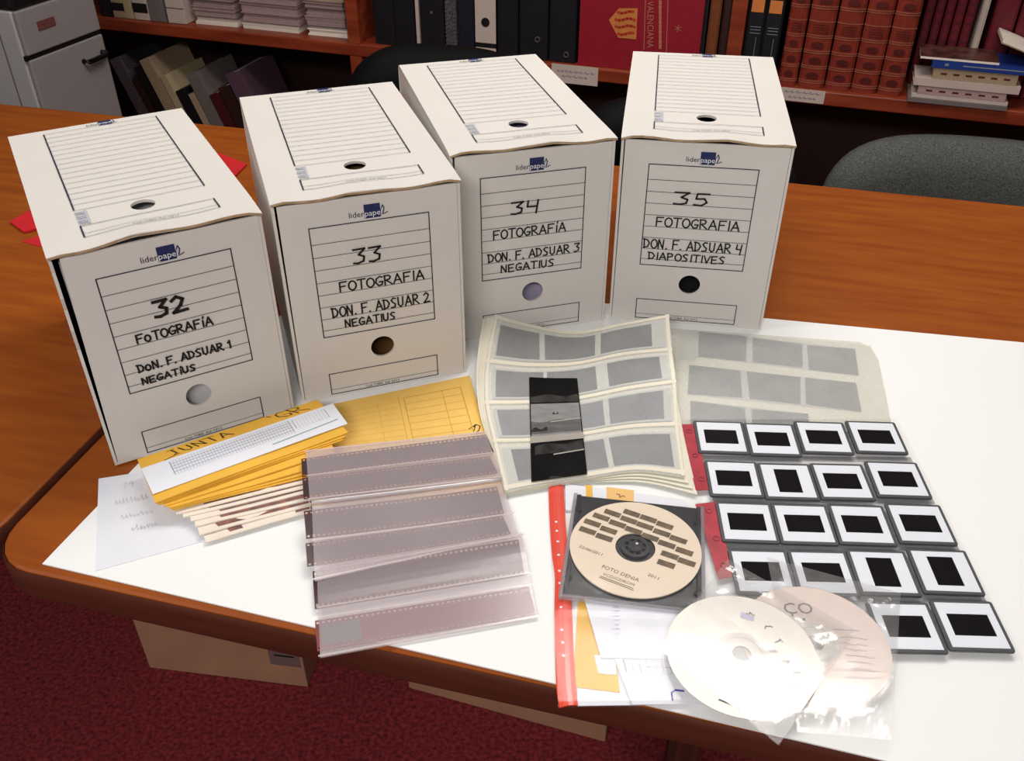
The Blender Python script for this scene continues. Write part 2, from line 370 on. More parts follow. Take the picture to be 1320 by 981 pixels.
def logo(parent, x, y, fn, k=1.0, fnw=None):
    m = MB(); m.quad([fn(x-.0055*k, y), fn(x+.0112*k, y), fn(x+.0112*k, y+.0152*k), fn(x-.0055*k, y+.0152*k)])
    m.stroke([(x+.0105*k, y+.002*k), (x+.014*k, y+.0045*k), (x+.0152*k, y+.009*k), (x+.0138*k, y+.0125*k)], .0011*k, fn)
    m.stroke([(x+.0138*k, y+.0125*k), (x+.0118*k, y+.008*k), (x+.0112*k, y+.004*k)], .0009*k, fn)
    m.stroke([(x+.0125*k, y+.0025*k), (x+.0155*k, y+.003*k), (x+.0185*k, y+.0045*k)], .0009*k, fn)
    lg = obj('logo', m, M_navy, parent, world=False)
    m = MB(); type_text(m, 'lider', x-.0056*k, y+.0026*k, .0088*k, fn, 'RIGHT'); obj('printed_name', m, M_ink, lg, world=False)
    m = MB(); type_text(m, 'papel', x-.0054*k, y+.0026*k, .0088*k, fnw or fn); obj('printed_name', m, M_white_ink, lg, world=False)
    return lg
def archive_box(x, y, yaw, label, lines, wd, inner, gap, lift, tear):
    t = thing('archive_box', label, 'box', (x, y, T+ZB+.0002), yaw, 'white archive boxes')
    th = .003; r = .010; W2 = BW/2
    # sides and bottom
    def side(sx):
        pts = [(0.0, 0.0), (BDp-.0032, 0), (BDp-.0032, BH-r)]+[(BDp-r+(r-.0032)*math.cos(math.radians(a)), BH-r+(r-.0032)*math.sin(math.radians(a))) for a in (30, 60, 90)]
        pts += [(0.0, BH-.0032)]
        if tear and sx < 0:
            pts += [(.004, BH-.02), (.0, BH-.045), (.006, BH-.06), (.001, BH-.08), (.008, BH-.105), (.002, BH-.12), (.0, BH-.15)]
        x0 = W2-th if sx > 0 else -W2
        return MB().prism(pts, x0, x0+th, lambda p: Vector((p.z, p.x, p.y)))
    obj('side_panel', side(-1), M_card, t, world=False); obj('side_panel', side(1), M_card, t, world=False)
    obj('bottom_panel', MB().box((-W2+th, .0, 0), (W2-th, BDp, th)), M_card, t, world=False)
    # lid and back in one folded sheet; the front lip waves a little
    def lip(u, v):
        k = max(0, 1-v/.05); z = BH + lift*k*k*(.5-.5*math.cos(math.pi*(1-(u+W2)/BW)*2)) + .0016*k*math.sin(u*70+x*30)
        z -= .0022*k*k*(1 if abs(u) > W2*.93 else 0)
        return Vector((u, v-.004*k, z))
    us = [-W2+BW*i/16 for i in range(1, 16)]
    us = [u for u in us if abs(u) > .02]
    lidm = panel(-W2-.0006, W2+.0006, 0, BDp-r, 0, .066, .0116, .018, us, [0.0, .006, .014, .024, .036, .12, .2], lip)
    path = [(BDp-r+r*math.sin(math.radians(a)), BH-r+r*math.cos(math.radians(a))) for a in (0, 30, 60, 90)]+[(BDp, 0)]
    for (a, b_) in zip(path[:-1], path[1:]):
        lidm.add([(-W2-.0006, a[0], a[1]), (W2+.0006, a[0], a[1]), (W2+.0006, b_[0], b_[1]), (-W2-.0006, b_[0], b_[1])], [(0, 1, 2, 3)])
    lid = obj('lid', lidm, M_card, t, world=False, solid=.0028)
    e = MB()                                                     # bare corrugated edge of the lip
    for a, b_ in zip(([-W2]+us+[W2])[:-1], ([-W2]+us+[W2])[1:]):
        pa, pb = lip(a, 0), lip(b_, 0)
        e.add([pa+Vector((0, -.0004, -.0004)), pb+Vector((0, -.0004, -.0004)), pb+Vector((0, -.0002, -.0026)), pa+Vector((0, -.0002, -.0026))], [(0, 1, 2, 3)])
    obj('bare_edge', e, M_raw, lid, world=False)
    # front panel
    yf = .0025
    def ff(u, v): return Vector((u + gap*max(0, (.1-u)/.2)*(v/BH), yf, v))
    fr = obj('front_panel', panel(-W2+.0035, W2-.0035, .0006, BH-.0055, 0, .0562, .0131, .02, [], [], ff), M_card, t, world=False, solid=-.0028)
    if inner:
        c, dy = inner
        obj('stored_papers', MB().box((-W2+.008, dy, .004), (W2-.008, BDp-.01, BH-.014)), c, t, world=False)
    # print
    pf = lambda u, v: Vector((u, yf-.0033, v)); pw = lambda u, v: Vector((u, yf-.0036, v))
    m = MB(); m.frame(-.0625, .0805, .0612, .2105, .0011, pf)
    for v in (.1918, .1769, .1622, .1473, .1324, .1176, .1028, .0888): m.stroke([(-.0625, v), (.0612, v)], .0006, pf)
    m.frame(-.0625, .0042, .0612, .0318, .001, pf); m.stroke([(-.0625, .0103), (.0612, .0103)], .0005, pf)
    type_text(m, 'Cód. 71800  Ref. DF13', -.004, .0056, .0042, pf, 'CENTER')
    obj('printed_label', m, M_ink, fr, world=False)
    logo(fr, 0, .2132, pf, 1, pw)
    pp = lambda u, v: Vector((u, yf-.0039, v))
    for k, (txt, a, b_, v, hg) in enumerate(lines):
        m = MB(); write(m, txt, a, b_, v, hg, wd*((1.9 if tear else 1.3) if k == 0 else 1), pp)
        obj('handwriting', m, M_pen, fr, world=False)
    pl = lambda u, v: lip(u, v)+Vector((0, 0, .0009)); pl2 = lambda u, v: lip(u, v)+Vector((0, 0, .0013))
    m = MB(); m.stroke([(-.0605, .083), (-.0605, .3075)], .0014, pl); m.stroke([(.063, .0805), (.063, .3075)], .0014, pl)
    for s0 in (-.0605, .063): m.stroke([(s0, .0225), (s0, .045)], .0014, pl)
    obj('printed_frame', m, M_ink, lid, world=False)
    m = MB()
    for i in range(17): m.stroke([(-.0605, .0815+i*.01413), (.063, .0815+i*.01413)], .00065, pl)
    for v, wv in ((.045, .0008), (.0225, .0007), (.0295, .0005)): m.stroke([(-.0605+.1235*i/32, v) for i in range(33)], wv, pl)
    type_text(m, 'Cód. 71800  Ref. DF13', .004, .0245, .0045, pl, 'CENTER')
    obj('ruled_lines', m, M_ink_thin, lid, world=False)
    m = MB()
    for i in range(9): m.stroke([(-.0603, .0485+i*.0034), (-.0535, .0485+i*.0034)], .0022 if i % 3 else .0012, pl)
    m.stroke([(-.0515, .048), (-.0515, .078)], .002, pl)
    obj('barcode', m, M_barcode, lid, world=False)
    logo(lid, .004, .3085, pl, .85, pl2)
    return t, fr, lid
archive_box(-.3256, .7698, math.radians(29.2), 'white archive box numbered 32, leftmost, with a torn left edge',
  [('32', -.0205, .0105, .1575, .017), ('FoTOGRAFiA', -.0432, .0304, .1343, .0095), ('DoN. F. ADSUAR 1', -.049, .0428, .1020, .009), ('NEGATiUS', -.0485, .0045, .0872, .0075)], .0018,
  (mat('crumpled_white_sheet', (200, 198, 200), .7, var=.1), .012), .0065, .003, True)
archive_box(-.1447, .8612, math.radians(18.45), 'white archive box numbered 33, second from the left, with yellow envelopes before it',
  [('33', -.0212, .0092, .1640, .0163), ('FOTOGRAFIA', -.0394, .0524, .1338, .0112), ('DON. F. ADSUAR 2', -.0502, .057, .1040, .0120), ('NEGATIUS', -.038, .0178, .0893, .0092)], .0017,
  (mat('brown_stored_paper', (120, 84, 40), .8, var=.2), .05), .002, .0012, False)
archive_box(.0248, .9817, math.radians(15.28), 'white archive box numbered 34, third from the left, glassine sheaf at its foot',
  [('34', -.0266, .0080, .1630, .0145), ('FOTOGRAFiA', -.0485, .0400, .1336, .0112), ('DON. F. ADSUAR 3', -.0548, .0585, .1044, .0108), ('NEGATIUS', -.0394, .0272, .0888, .0096)], .0017,
  (mat('lilac_stored_paper', (168, 160, 186), .7, var=.2), .02), .002, .0018, False)
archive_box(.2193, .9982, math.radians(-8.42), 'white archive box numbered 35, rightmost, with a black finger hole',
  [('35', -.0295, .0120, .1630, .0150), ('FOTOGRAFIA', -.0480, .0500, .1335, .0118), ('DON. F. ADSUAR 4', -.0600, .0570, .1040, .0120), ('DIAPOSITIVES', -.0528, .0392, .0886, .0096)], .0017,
  (mat('dark_box_inside', (14, 13, 14), .7, var=.1), .03), .001, .0008, False)  # black block in place of the shade inside this box

# ------------------------------------------------------------------ papers on the left
def bil(q):                                  # q: TL, TR, BR, BL in world -> surface(u right, v down)
    return lambda u, v: (q[0]*(1-u)+q[1]*u)*(1-v)+(q[3]*(1-u)+q[2]*u)*v
def sheet(name, px, z, th, m, parent=None, nu=1, nv=1, bump=None, **kw):
    """px: pixel corners TL, TR, BR, BL; z: height of the upper face above the table (number or 4)"""
    zs = z if isinstance(z, (list, tuple)) else [z]*4
    f0 = bil([at(p[0], p[1], a) for p, a in zip(px, zs)])
    f = (lambda u, v: f0(u, v)+Vector((0, 0, bump(u, v)))) if bump else f0
    o = obj(name, MB().slab(f, nu, nv, th), m, parent, **kw); return o, f
def on(f, dz=.0002): return lambda u, v: f(u, v)+Vector((0, 0, dz))
def root(name, label, cat, px, z, group=None):
    n = len(px); c = sum((at(p[0], p[1], z) for p in px), Vector())/n; return thing(name, label, cat, c, 0, group)

px = [(127, 617), (250, 598), (275, 694), (123, 736)]
r = root('note_sheet', 'bluish white note sheet with faint pen lines, under the yellow envelopes', 'paper', px, ZB)
o, f = sheet('sheet', px, ZB+.0006, .0004, M_paper, r)
m = MB(); g = on(f)
write(m, '19', .24, .36, .17, -.07, .006, g, slant=-.3)
for a, b_, v in ((.17, .46, .34), (.22, .50, .52), (.31, .52, .68)):       # faint illegible lines of script
    x = a
    while x < b_:
        l = random.uniform(.018, .034); m.stroke([(x, v+random.uniform(-.01, .01)), (x+l*.3, v-.05*random.random()-.01), (x+l*.6, v+.01), (x+l, v-.03*random.random())], .005, g); x += l+.008
obj('handwriting', m, M_pencil, r)

px = [(380, 531), (605, 484), (652, 637), (395, 651)]
r = root('envelope', 'large ochre envelope lying flat before box 33, under the film sleeves', 'envelope', px, ZB)
o, f = sheet('envelope_body', px, ZB+.0025, .0022, mat('pale_ochre_envelope', (236, 192, 98), .62, var=.06, scale=14), r, 8, 8, lambda u, v: .0006*math.sin(u*5)*math.sin(v*4))
m = MB(); g = on(f)
m.frame(.60, .09, .93, .60, .004, g)
for i in range(1, 8): m.stroke([(.60, .09+i*.064), (.93, .09+i*.064)], .002, g)
m.stroke([(.82, .09), (.82, .60)], .003, g)
for i in range(9): m.stroke([(.22, .12+i*.055), (.56, .12+i*.055)], .002, g)
m.stroke([(.57, .06), (.57, .66)], .003, g); m.stroke([(.45, .1), (.45, .62)], .002, g)
obj('printed_form', m, M_ochre_dk, r)
m = MB(); write(m, '2', .94, .985, .52, -.08, .006, g); m.stroke([(.91, .47), (.955, .44), (.93, .5)], .005, g); obj('handwriting', m, M_pen, r)

# photographs, then ochre envelopes, stacked
PH = [  # bottom-left, bottom-right pixel of the front edge, height of the upper face
 ((265, 699), (402, 659), .0062), ((257, 690), (401, 651), .0080), ((252, 679), (400, 643), .0098), ((246, 672), (398, 634), .0116), ((236, 666), (397, 628), .0134), ((227, 662), (396, 622), .0150)]
PL = ['photo print at the very bottom of the pile under the ochre envelopes', 'photo print second from the bottom of the pile under the ochre envelopes', 'photo print third from the bottom of the pile, reddish picture edge',
      'photo print third from the top of the fanned photos', 'photo print second from the top of the fanned photos', 'topmost photo print of the fan, just under the ochre envelopes']
for k, (a, b_, z) in enumerate(PH):
    A, B = at(*a, z), at(*b_, z); n = Vector((-(B-A).y, (B-A).x, 0)).normalized()
    r = thing('photo_print', PL[k], 'photo', (A+B)/2, 0, 'photo prints under the envelopes')
    f0 = bil([A+n*.075, B+n*.075, B, A])
    f = (lambda f0, k: lambda u, v: f0(u, v)+Vector((0, 0, .0007*math.sin(u*3+k)*v)))(f0, k)
    obj('print', MB().slab(f, 10, 4, .0014), M_photo, r)
    m = MB(); g = on(f); u0 = random.uniform(.1, .22)
    m.quad([g(u0, .84), g(.99, .84), g(.99, .945), g(u0+.03, .945)]); obj('picture', m, M_photo_img, r)
EL = ['ochre envelope at the bottom of the small stack', 'ochre envelope second from the bottom of the small stack', 'ochre envelope third from the bottom of the small stack', 'ochre envelope fourth from the bottom of the small stack',
      'ochre envelope third from the top of the small stack', 'ochre envelope just below the top one of the small stack', 'topmost ochre envelope of the small stack, with JUNTA written on it']
e0 = [(190, 600), (412, 523), (414, 610), (223, 657)]; e6 = [(177, 592), (409, 515), (449, 557), (200, 648)]
shift = [0, .1, .22, .5, .82, .9, 1]
for k in range(7):
    a = shift[k]; px = [(p[0]*(1-a)+q_[0]*a, p[1]*(1-a)+q_[1]*a) for p, q_ in zip(e0, e6)]; z = .0172+.0017*k
    r = root('envelope', EL[k], 'envelope', px, z-.0015, 'small ochre envelopes in a stack')
    o, f = sheet('envelope_body', px, z, .0014, M_ochre, r, 8, 3, (lambda k: lambda u, v: .0005*math.sin(u*6+k)*v)(k))
g = on(f)
M_bpen = mat('brown_marker', (70, 52, 24), .6)
m = MB(); write(m, 'JUNTA', .17, .50, .17, -.125, .010, g, slant=.25); m.stroke([(.12, .22), (.2, .17)], .01, g); obj('handwriting', m, M_bpen, r)
m = MB(); write(m, "'GR", .74, .93, .17, -.16, .010, g, slant=.3); obj('handwriting', m, M_bpen, r)
px = [(182, 604), (429, 520), (448, 546), (197, 637)]
r = root('printed_form', 'white printed form strip lying on top of the ochre envelopes', 'paper', px, .0282)
o, f = sheet('strip', px, .0288, .0004, M_paper, r, 6, 1)
g = on(f); m = MB()
m.frame(.13, .10, .74, .62, .003, g)
for i in range(1, 40): m.stroke([(.13+.61*i/40, .10), (.13+.61*i/40, .62)], .0012, g)
for v in (.2, .3, .4, .52): m.stroke([(.13, v), (.74, v)], .012, g)
m.frame(.76, .12, .94, .5, .003, g)
for i in range(1, 10): m.stroke([(.76+.018*i, .12), (.76+.018*i, .5)], .001, g)
obj('printed_grid', m, M_ink_thin, r)
m = MB(); m.stroke([(.62, .78), (.96, .70)], .03, g); obj('printed_line', m, M_green_ink, r)

# ------------------------------------------------------------------ 35 mm negatives in frosted sleeves
c3 = lambda a, b_: (370+a/3.065, 540+b_/3.065)
SL = [([(74, 126), (782, 48), (850, 232), (90, 322)], [.0262, .0085, .0085, .0225], 'frosted negative sleeve furthest back, over the ochre envelope'),
      ([(98, 332), (846, 240), (918, 462), (110, 642)], [.0222, .0075, .0075, .0100], 'frosted negative sleeve in the middle of three'),
      ([(118, 594), (926, 455), (990, 786), (131, 943)], [.0085, .0082, .0045, .0045], 'frosted negative sleeve nearest the table edge, overhanging it')]
FS = [([(56, 158), (786, 61), (818, 131), (60, 230)], 0, 'brown film strip furthest back, its dark end poking out right', M_film),
      ([(60, 234), (800, 147), (832, 214), (66, 318)], 0, 'brown film strip just above the shiny fold', M_film),
      ([(66, 364), (830, 268), (858, 374), (76, 474)], 1, 'brown film strip just below the shiny fold', M_film),
      ([(73, 492), (852, 383), (884, 454), (80, 584)], 1, 'brown film strip fourth from the back', M_film),
      ([(101, 602), (914, 476), (938, 618), (110, 752)], 2, 'glossy brown film strip second from the table edge', M_film),
      ([(110, 798), (955, 664), (984, 776), (120, 918)], 2, 'pale reddish film strip nearest the table edge', M_film_pale)]
planes = []
for px, zs, lab in SL:
    P = [at(*c3(*p), z) for p, z in zip(px, zs)]; planes.append((px, zs, P))
    r = thing('negative_sleeve', lab, 'negative sleeve', sum(P, Vector())/4, 0, 'frosted negative sleeves')
    f0 = bil(P); k = len(planes)
    f = (lambda f0, k: lambda u, v: f0(u, v)+Vector((0, 0, .0004+(.0022*math.sin(math.pi*min(1, v*2.2))*(.4+.6*u) if k == 3 else .0004*math.sin(u*4+k)))))(f0, k)
    obj('front_film', MB().slab(f, 20, 12, .0002), M_sleeve, r)
    obj('back_film', MB().slab(lambda u, v: f(u, v)-Vector((0, 0, .0011)), 20, 12, .0002), M_sleeve, r)
    planes[-1] += (f,)
    wm_ = clear('sleeve_weld', (236, 222, 224), .45, .2, .1)     # welded seams between the channels
    for a, b_ in (((.02, .02), (.53, .48), (.98, .98)), ((.02, .02), (.50, .62), (.98, .98)), ((.02, .02), (.46, .49), (.57, .63), (.985, .985)))[k-1]: obj('weld', MB().stroke([(i/10, a+(b_-a)*i/10) for i in range(11)], .022, on(f, .0003)), wm_, r)
    if k == 2:
        m = MB(); m.tube([f(i/12, .02)+Vector((0, 0, .0022)) for i in range(13)], .0016, 8); obj('rolled_fold', m, clear('rolled_fold', (245, 240, 242), .5, .12, .3), r, smooth=True)
def plane_z(P, x, y):
    n = (P[1]-P[0]).cross(P[3]-P[0]); return P[0].z-(n.x*(x-P[0].x)+n.y*(y-P[0].y))/n.z-T
for i, (px, s, lab, mt) in enumerate(FS):
    f_s = planes[s][3]; spx = planes[s][0]
    def under(p, f_s=f_s):                               # the same plan point on the sleeve's surface, half its thickness down
        u, v = .5, .5
        for _ in range(12):
            q_ = f_s(u, v); du = (f_s(u+.01, v)-q_)/.01; dv = (f_s(u, v+.01)-q_)/.01; e = p.xy-q_.xy; dt = du.x*dv.y-du.y*dv.x
            u += (e.x*dv.y-e.y*dv.x)/dt; v += (du.x*e.y-du.y*e.x)/dt
            u = min(max(u, -.05), 1.05); v = min(max(v, -.05), 1.05)
        return f_s(u, v).z-.00045
    P = [at(*c3(*p), .01) for p in px]
    for _ in range(5): P = [at(*c3(*p), under(q_)-T) for p, q_ in zip(px, P)]
    r = thing('film_strip', lab, 'film strip', sum(P, Vector())/4, 0, 'film strips in frosted sleeves')
    f0 = bil(P)
    def f(u, v, f0=f0, under=under): p = f0(u, v); p.z = under(p); return p
    obj('film', MB().slab(f, 16, 6, .0002), mt, r)
    if i == 5:
        m = MB(); g = on(f, .0001); m.quad([g(.025, .16), g(.2, .16), g(.2, .84), g(.025, .84)]); obj('grey_leader', m, M_film_grey, r)

# ------------------------------------------------------------------ glassine sheaf in front of boxes 34 and 35
c4 = lambda a, b_: (600+a/3.923, 390+b_/3.923)
GP = [[(150, 62), (330, 112), (560, 150), (800, 105), (1030, 62)], [(105, 297), (330, 318), (560, 310), (800, 262), (1045, 238)], [(100, 508), (330, 505), (570, 485), (820, 435), (1065, 400)],
      [(140, 705), (365, 698), (600, 668), (830, 632), (1078, 620)], [(200, 955), (415, 915), (640, 882), (870, 852), (1110, 880)]]
GZ = [[.035, .018, .010, .022, .040], [.022, .012, .009, .014, .026], [.012, .009, .008, .010, .016], [.008, .008, .008, .010, .012], [.007, .007, .007, .009, .0115]]
GW = [[at(*c4(*p), z+.003) for p, z in zip(rp, rz)] for rp, rz in zip(GP, GZ)]
def cr4(a, t):                                            # Catmull-Rom through five points
    n = len(a)-1; s_ = min(max(t, 0), 1)*n; i = min(int(s_), n-1); s_ -= i
    p1, p2 = a[i], a[i+1]; p0 = a[i-1] if i else p1*2-p2; p3 = a[i+2] if i+2 <= n else p2*2-p1
    return .5*((2*p1)+(p2-p0)*s_+(2*p0-5*p1+4*p2-p3)*s_**2+(3*p1-p0-3*p2+p3)*s_**3)
def GS(u, v): return cr4([cr4(r_, u) for r_ in GW], v)
sheaf = thing('glassine_sheaf', 'wavy sheaf of glassine negative sleeves leaning at the foot of box 34', 'negative sleeve', GS(.5, .5))
obj('top_page', MB().slab(lambda u, v: GS(u, v)+Vector((0, 0, .0008)), 28, 20, .0014), M_glassine, sheaf, smooth=False)
m = MB(); 
for v in (.012, .25, .50, .745, .985): m.stroke([(i/24, v) for i in range(25)], .020, lambda u, v_: GS(u, v_)+Vector((0, 0, .0010)))
for u in (.012, .988): m.stroke([(u, i/24) for i in range(25)], .016, lambda u_, v: GS(u_, v)+Vector((0, 0, .0010)))
obj('pocket_weld', m, clear('glassine_weld', (242, 234, 214), .75, .4, .03), sheaf)
for k in range(4):                                        # pages below, fanned a little at the lower right and upper left
    dz = -.0012-.0013*k; a = k*.006
    def gp(u, v, k=k, dz=dz):
        p = GS(u, v); low = max(0, (v-.55)/.45)*max(0, (u-.45)/.55)
        p = p+Vector((.0035*k*low-.005*k*(1-u)*(1-v), -.006*k*low+.002*k*math.sin(u*5)*(1-v), dz-.0011*k*low*(1-v*.3)))
        p.z = max(p.z, T+ZB+.0006+.0006*(3-k)); return p
    obj('under_page', MB().slab(gp, 24, 16, .0005), M_glassine_sheet, sheaf)
ROWF = [[(.05, .30), (.33, .60), (.63, .90)], [(.06, .32), (.34, .60), (.66, .93)], [(.06, .33), (.36, .62), (.65, .93)], [(.09, .30), (.42, .60), (.63, .95)]]
GLAB = ['grey negative strip in the topmost pocket of the glassine sheaf', 'grey negative strip in the second pocket down of the glassine sheaf', 'pale grey negative strip in the third pocket of the glassine sheaf', 'grey negative strip in the bottom pocket of the glassine sheaf']
tones = [mat('negative_tone', c_, .4, var=.25, scale=40) for c_ in ((40, 48, 56), (44, 52, 60), (90, 95, 106), (48, 55, 64))]
for j in range(4):
    v0, v1 = .25*j+.035, .25*j+.225
    r = thing('negative_strip', GLAB[j], 'negative strip', GS(.5, (v0+v1)/2), 0, 'medium format strips in the glassine sheaf')
    f = (lambda v0, v1: lambda u, v: GS(.04+.93*u, v0+(v1-v0)*v)+Vector((0, 0, .0003)))(v0, v1)
    obj('film_base', MB().slab(f, 20, 4, .0002), M_neg_clear, r)
    for a, b_ in ROWF[j]:
        ff_ = (lambda a, b_, v0, v1: lambda u, v: GS(a+(b_-a)*u, v0+.012+(v1-v0-.024)*v)+Vector((0, 0, .00055)))(a, b_, v0, v1)
        obj('frame', MB().slab(ff_, 8, 4, .00015), tones[j], r)
# loose black strip lying on it
bp = [at(682, 489, .0135), at(744, 488, .0135), at(757, 611, .0125), at(685, 621, .0125)]
r = thing('negative_strip', 'loose black strip of three frames lying on top of the glassine sheaf', 'negative strip', sum(bp, Vector())/4)
bf = bil(bp)
def BF(u, v, dz=0): p = bf(u, v); p.z = GS(min(max((p.x+.022)/.205, 0), 1), min(max((.968-p.y)/.275, 0), 1)).z+.0026+dz; return p
obj('film_base', MB().slab(lambda u, v: BF(u, v), 6, 18, .0003), M_neg_black, r)
M_tone = mat('dark_grey_picture', (64, 62, 60), .4, scale=60, c2=(26, 25, 25), spec=.1); M_tone_l = mat('light_grey_picture', (142, 141, 140), .4, scale=40, c2=(122, 121, 120), stretch=(1, 3, 1), spec=.1)
M_tone_m = mat('mid_grey_picture', (104, 103, 102), .4, scale=40, c2=(84, 83, 83), stretch=(1, 4, 1), spec=.1); M_gap = mat('clear_film_gap', (160, 154, 146), .4, var=.05, spec=.1)
def strip_frame(v0, v1, m, tones):                        # one picture and the tone areas in it
    fr_ = obj('frame', MB().slab(lambda u, v: BF(.02+.96*u, v0+(v1-v0)*v, .0003), 4, 6, .0002), m, r)
    for a0, a1, b0, b1, mt in tones:                      # left and right, top and bottom edge heights in the strip
        obj('picture_tone', MB().slab(lambda u, v: BF(.02+.96*(a0+(a1-a0)*u), b0+(b1-b0)*v+.012*math.sin(u*9+b0*40)*(1-v), .0005), 12, 3, .0002), mt, fr_)
strip_frame(.0, .27, M_neg_black, [(0, 1, .195, .27, M_tone)])
strip_frame(.28, .60, M_tone_l, [(.0, 1, .46, .58, M_tone_m), (.0, .32, .53, .56, M_tone), (.44, .56, .385, .395, M_tone)])
strip_frame(.665, 1.0, M_neg_black, [(.06, 1, .69, .775, M_tone)])
obj('clear_gap', MB().slab(lambda u, v: BF(u, .60+.062*v, .0004), 4, 2, .0002), M_gap, r)
g = lambda u, v: BF(u, v, .0009)
for q_ in ([(.42, .79), (.98, .775)], [(.4, .475), (.98, .455)]): obj('pale_line', MB().stroke(q_, .012, g), M_gap, r)

# second glassine page, to the right
c5 = lambda a, b_: (850+a/4.125, 400+b_/4.125)
gpx = [c5(55, 95), c5(1118, 180), c5(1232, 610), c5(95, 660)]
G2 = bil([at(*p, .0062) for p in gpx])
r2 = thing('glassine_page', 'cream glassine page of grey negatives right of box 35, partly under the slides', 'negative sleeve', G2(.5, .5))
out = [(55, 95), (1060, 168), (1120, 188), (1165, 265), (1205, 450), (1232, 600), (1232, 640), (95, 660)]
def lvl(pts, z): return [at(*c5(*p), z) for p in pts]
q = lvl(out, .0036); obj('back_sheet', MB().prism([(p.x, p.y) for p in q], T+ZB+.0002, T+.0036), M_glassine_sheet, r2)
q = lvl(out, .0062); obj('cover_sheet', MB().prism([(p.x, p.y) for p in q], T+.0054, T+.0062), M_glassine, r2)
q = lvl([(100, 105), (205, 105), (195, 262), (105, 262)], .0064); obj('folded_tab', MB().prism([(p.x, p.y) for p in q], T+.0062, T+.0065), M_glassine, r2)
F2 = [[((210, 112), (465, 138), (460, 272), (205, 245)), ((495, 145), (760, 180), (762, 305), (497, 275)), ((785, 185), (1040, 205), (1060, 345), (795, 315))],
      [((160, 290), (430, 320), (440, 465), (150, 445)), ((465, 325), (750, 355), (750, 500), (480, 470)), ((775, 358), (1045, 385), (1075, 540), (780, 500))],
      [((165, 480), (455, 520), (465, 630), (165, 610)), ((490, 525), (790, 550), (800, 640), (495, 630))]]
L2 = ['grey negative strip in the back row of the cream glassine page', 'grey negative strip in the middle row of the cream glassine page', 'grey negative strip in the front row of the cream glassine page, half under the slides']
for row, lab in zip(F2, L2):
    a, b_ = row[0], row[-1]
    q = lvl([a[0], b_[1], b_[2], a[3]], .0044)
    r = thing('negative_strip', lab, 'negative strip', sum(q, Vector())/4, 0, 'medium format strips in the cream glassine page')
    obj('film_base', MB().prism([(p.x, p.y) for p in reversed(q)], T+.0040, T+.0043), M_neg_clear, r)
    for fr in row:
        q = lvl(fr, .0046); obj('frame', MB().prism([(p.x, p.y) for p in reversed(q)], T+.0044, T+.0046), tones[1], r)

# ------------------------------------------------------------------ slides in a pocket page
c6 = lambda a, b_: (860+a/2.87, 520+b_/2.87)
S0, S1 = .0062, .0098           # the pocket page lies over the edge of the cream page
pk = thing('slide_page', 'clear pocket page full of slides with a red punched strip along its left', 'slide page', at(1090, 690, S0))
ppx = [(38, 60), (850, 58), (1318, 950), (250, 975)]
fp = bil([at(*c6(*p), S0) for p in ppx])
obj('back_sheet', MB().slab(lambda u, v: fp(u, v), 4, 4, .0004), M_pocket, pk)
fp2 = bil([at(*c6(*p), S1+.0008) for p in ppx])
obj('pocket_front', MB().slab(lambda u, v: fp2(u, v)+Vector((0, 0, .0004*math.sin(u*25)*math.sin(v*31))), 40, 40, .0003), M_pocket, pk)
rs = [[(44, 78), (100, 76), (160, 318), (106, 322)], [(104, 372), (180, 364), (246, 640), (190, 650)]]
for qd in rs:
    q = [at(*c6(*p), S0+.0012) for p in qd]; fr = bil(q)
    o = obj('red_strip', MB().slab(lambda u, v: fr(u, v), 4, 10, .0008), M_redstrip, pk)
    m = MB(); ma = at(*c6(0, 0), 0)
    for v in (.12, .5, .85):
        c_ = fr(.55, v); m.ring(c_.x, c_.y, .0021, .0034, c_.z+.0001, c_.z+.0005, 20)
    obj('punched_hole', m, mat('strip_hole_edge', (140, 30, 48), .35), o)
SC = {(0, 0): ((110, 60), (293, 190)), (0, 1): ((292, 74), (490, 193)), (0, 2): ((477, 67), (685, 186)), (0, 3): ((668, 61), (884, 190)),
 (1, 0): ((150, 215), (347, 342)), (1, 1): ((347, 226), (552, 350)), (1, 2): ((543, 228), (757, 350)), (1, 3): ((743, 218), (967, 345)),
 (2, 0): ((192, 368), (403, 512)), (2, 1): ((398, 376), (621, 517)), (2, 2): ((610, 378), (836, 520)), (2, 3): ((820, 372), (1060, 520)),
 (3, 0): ((240, 547), (468, 700)), (3, 1): ((462, 552), (698, 703)), (3, 2): ((682, 550), (922, 702)), (3, 3): ((905, 545), (1158, 700)),
 (4, 2): ((750, 740), (1025, 915)), (4, 3): ((985, 733), (1273, 912))}
RN = ['back row', 'second row from the back', 'middle row', 'second row from the front', 'front row']
CN = ['leftmost, beside red strip', 'second from the left', 'third from the left', 'rightmost']
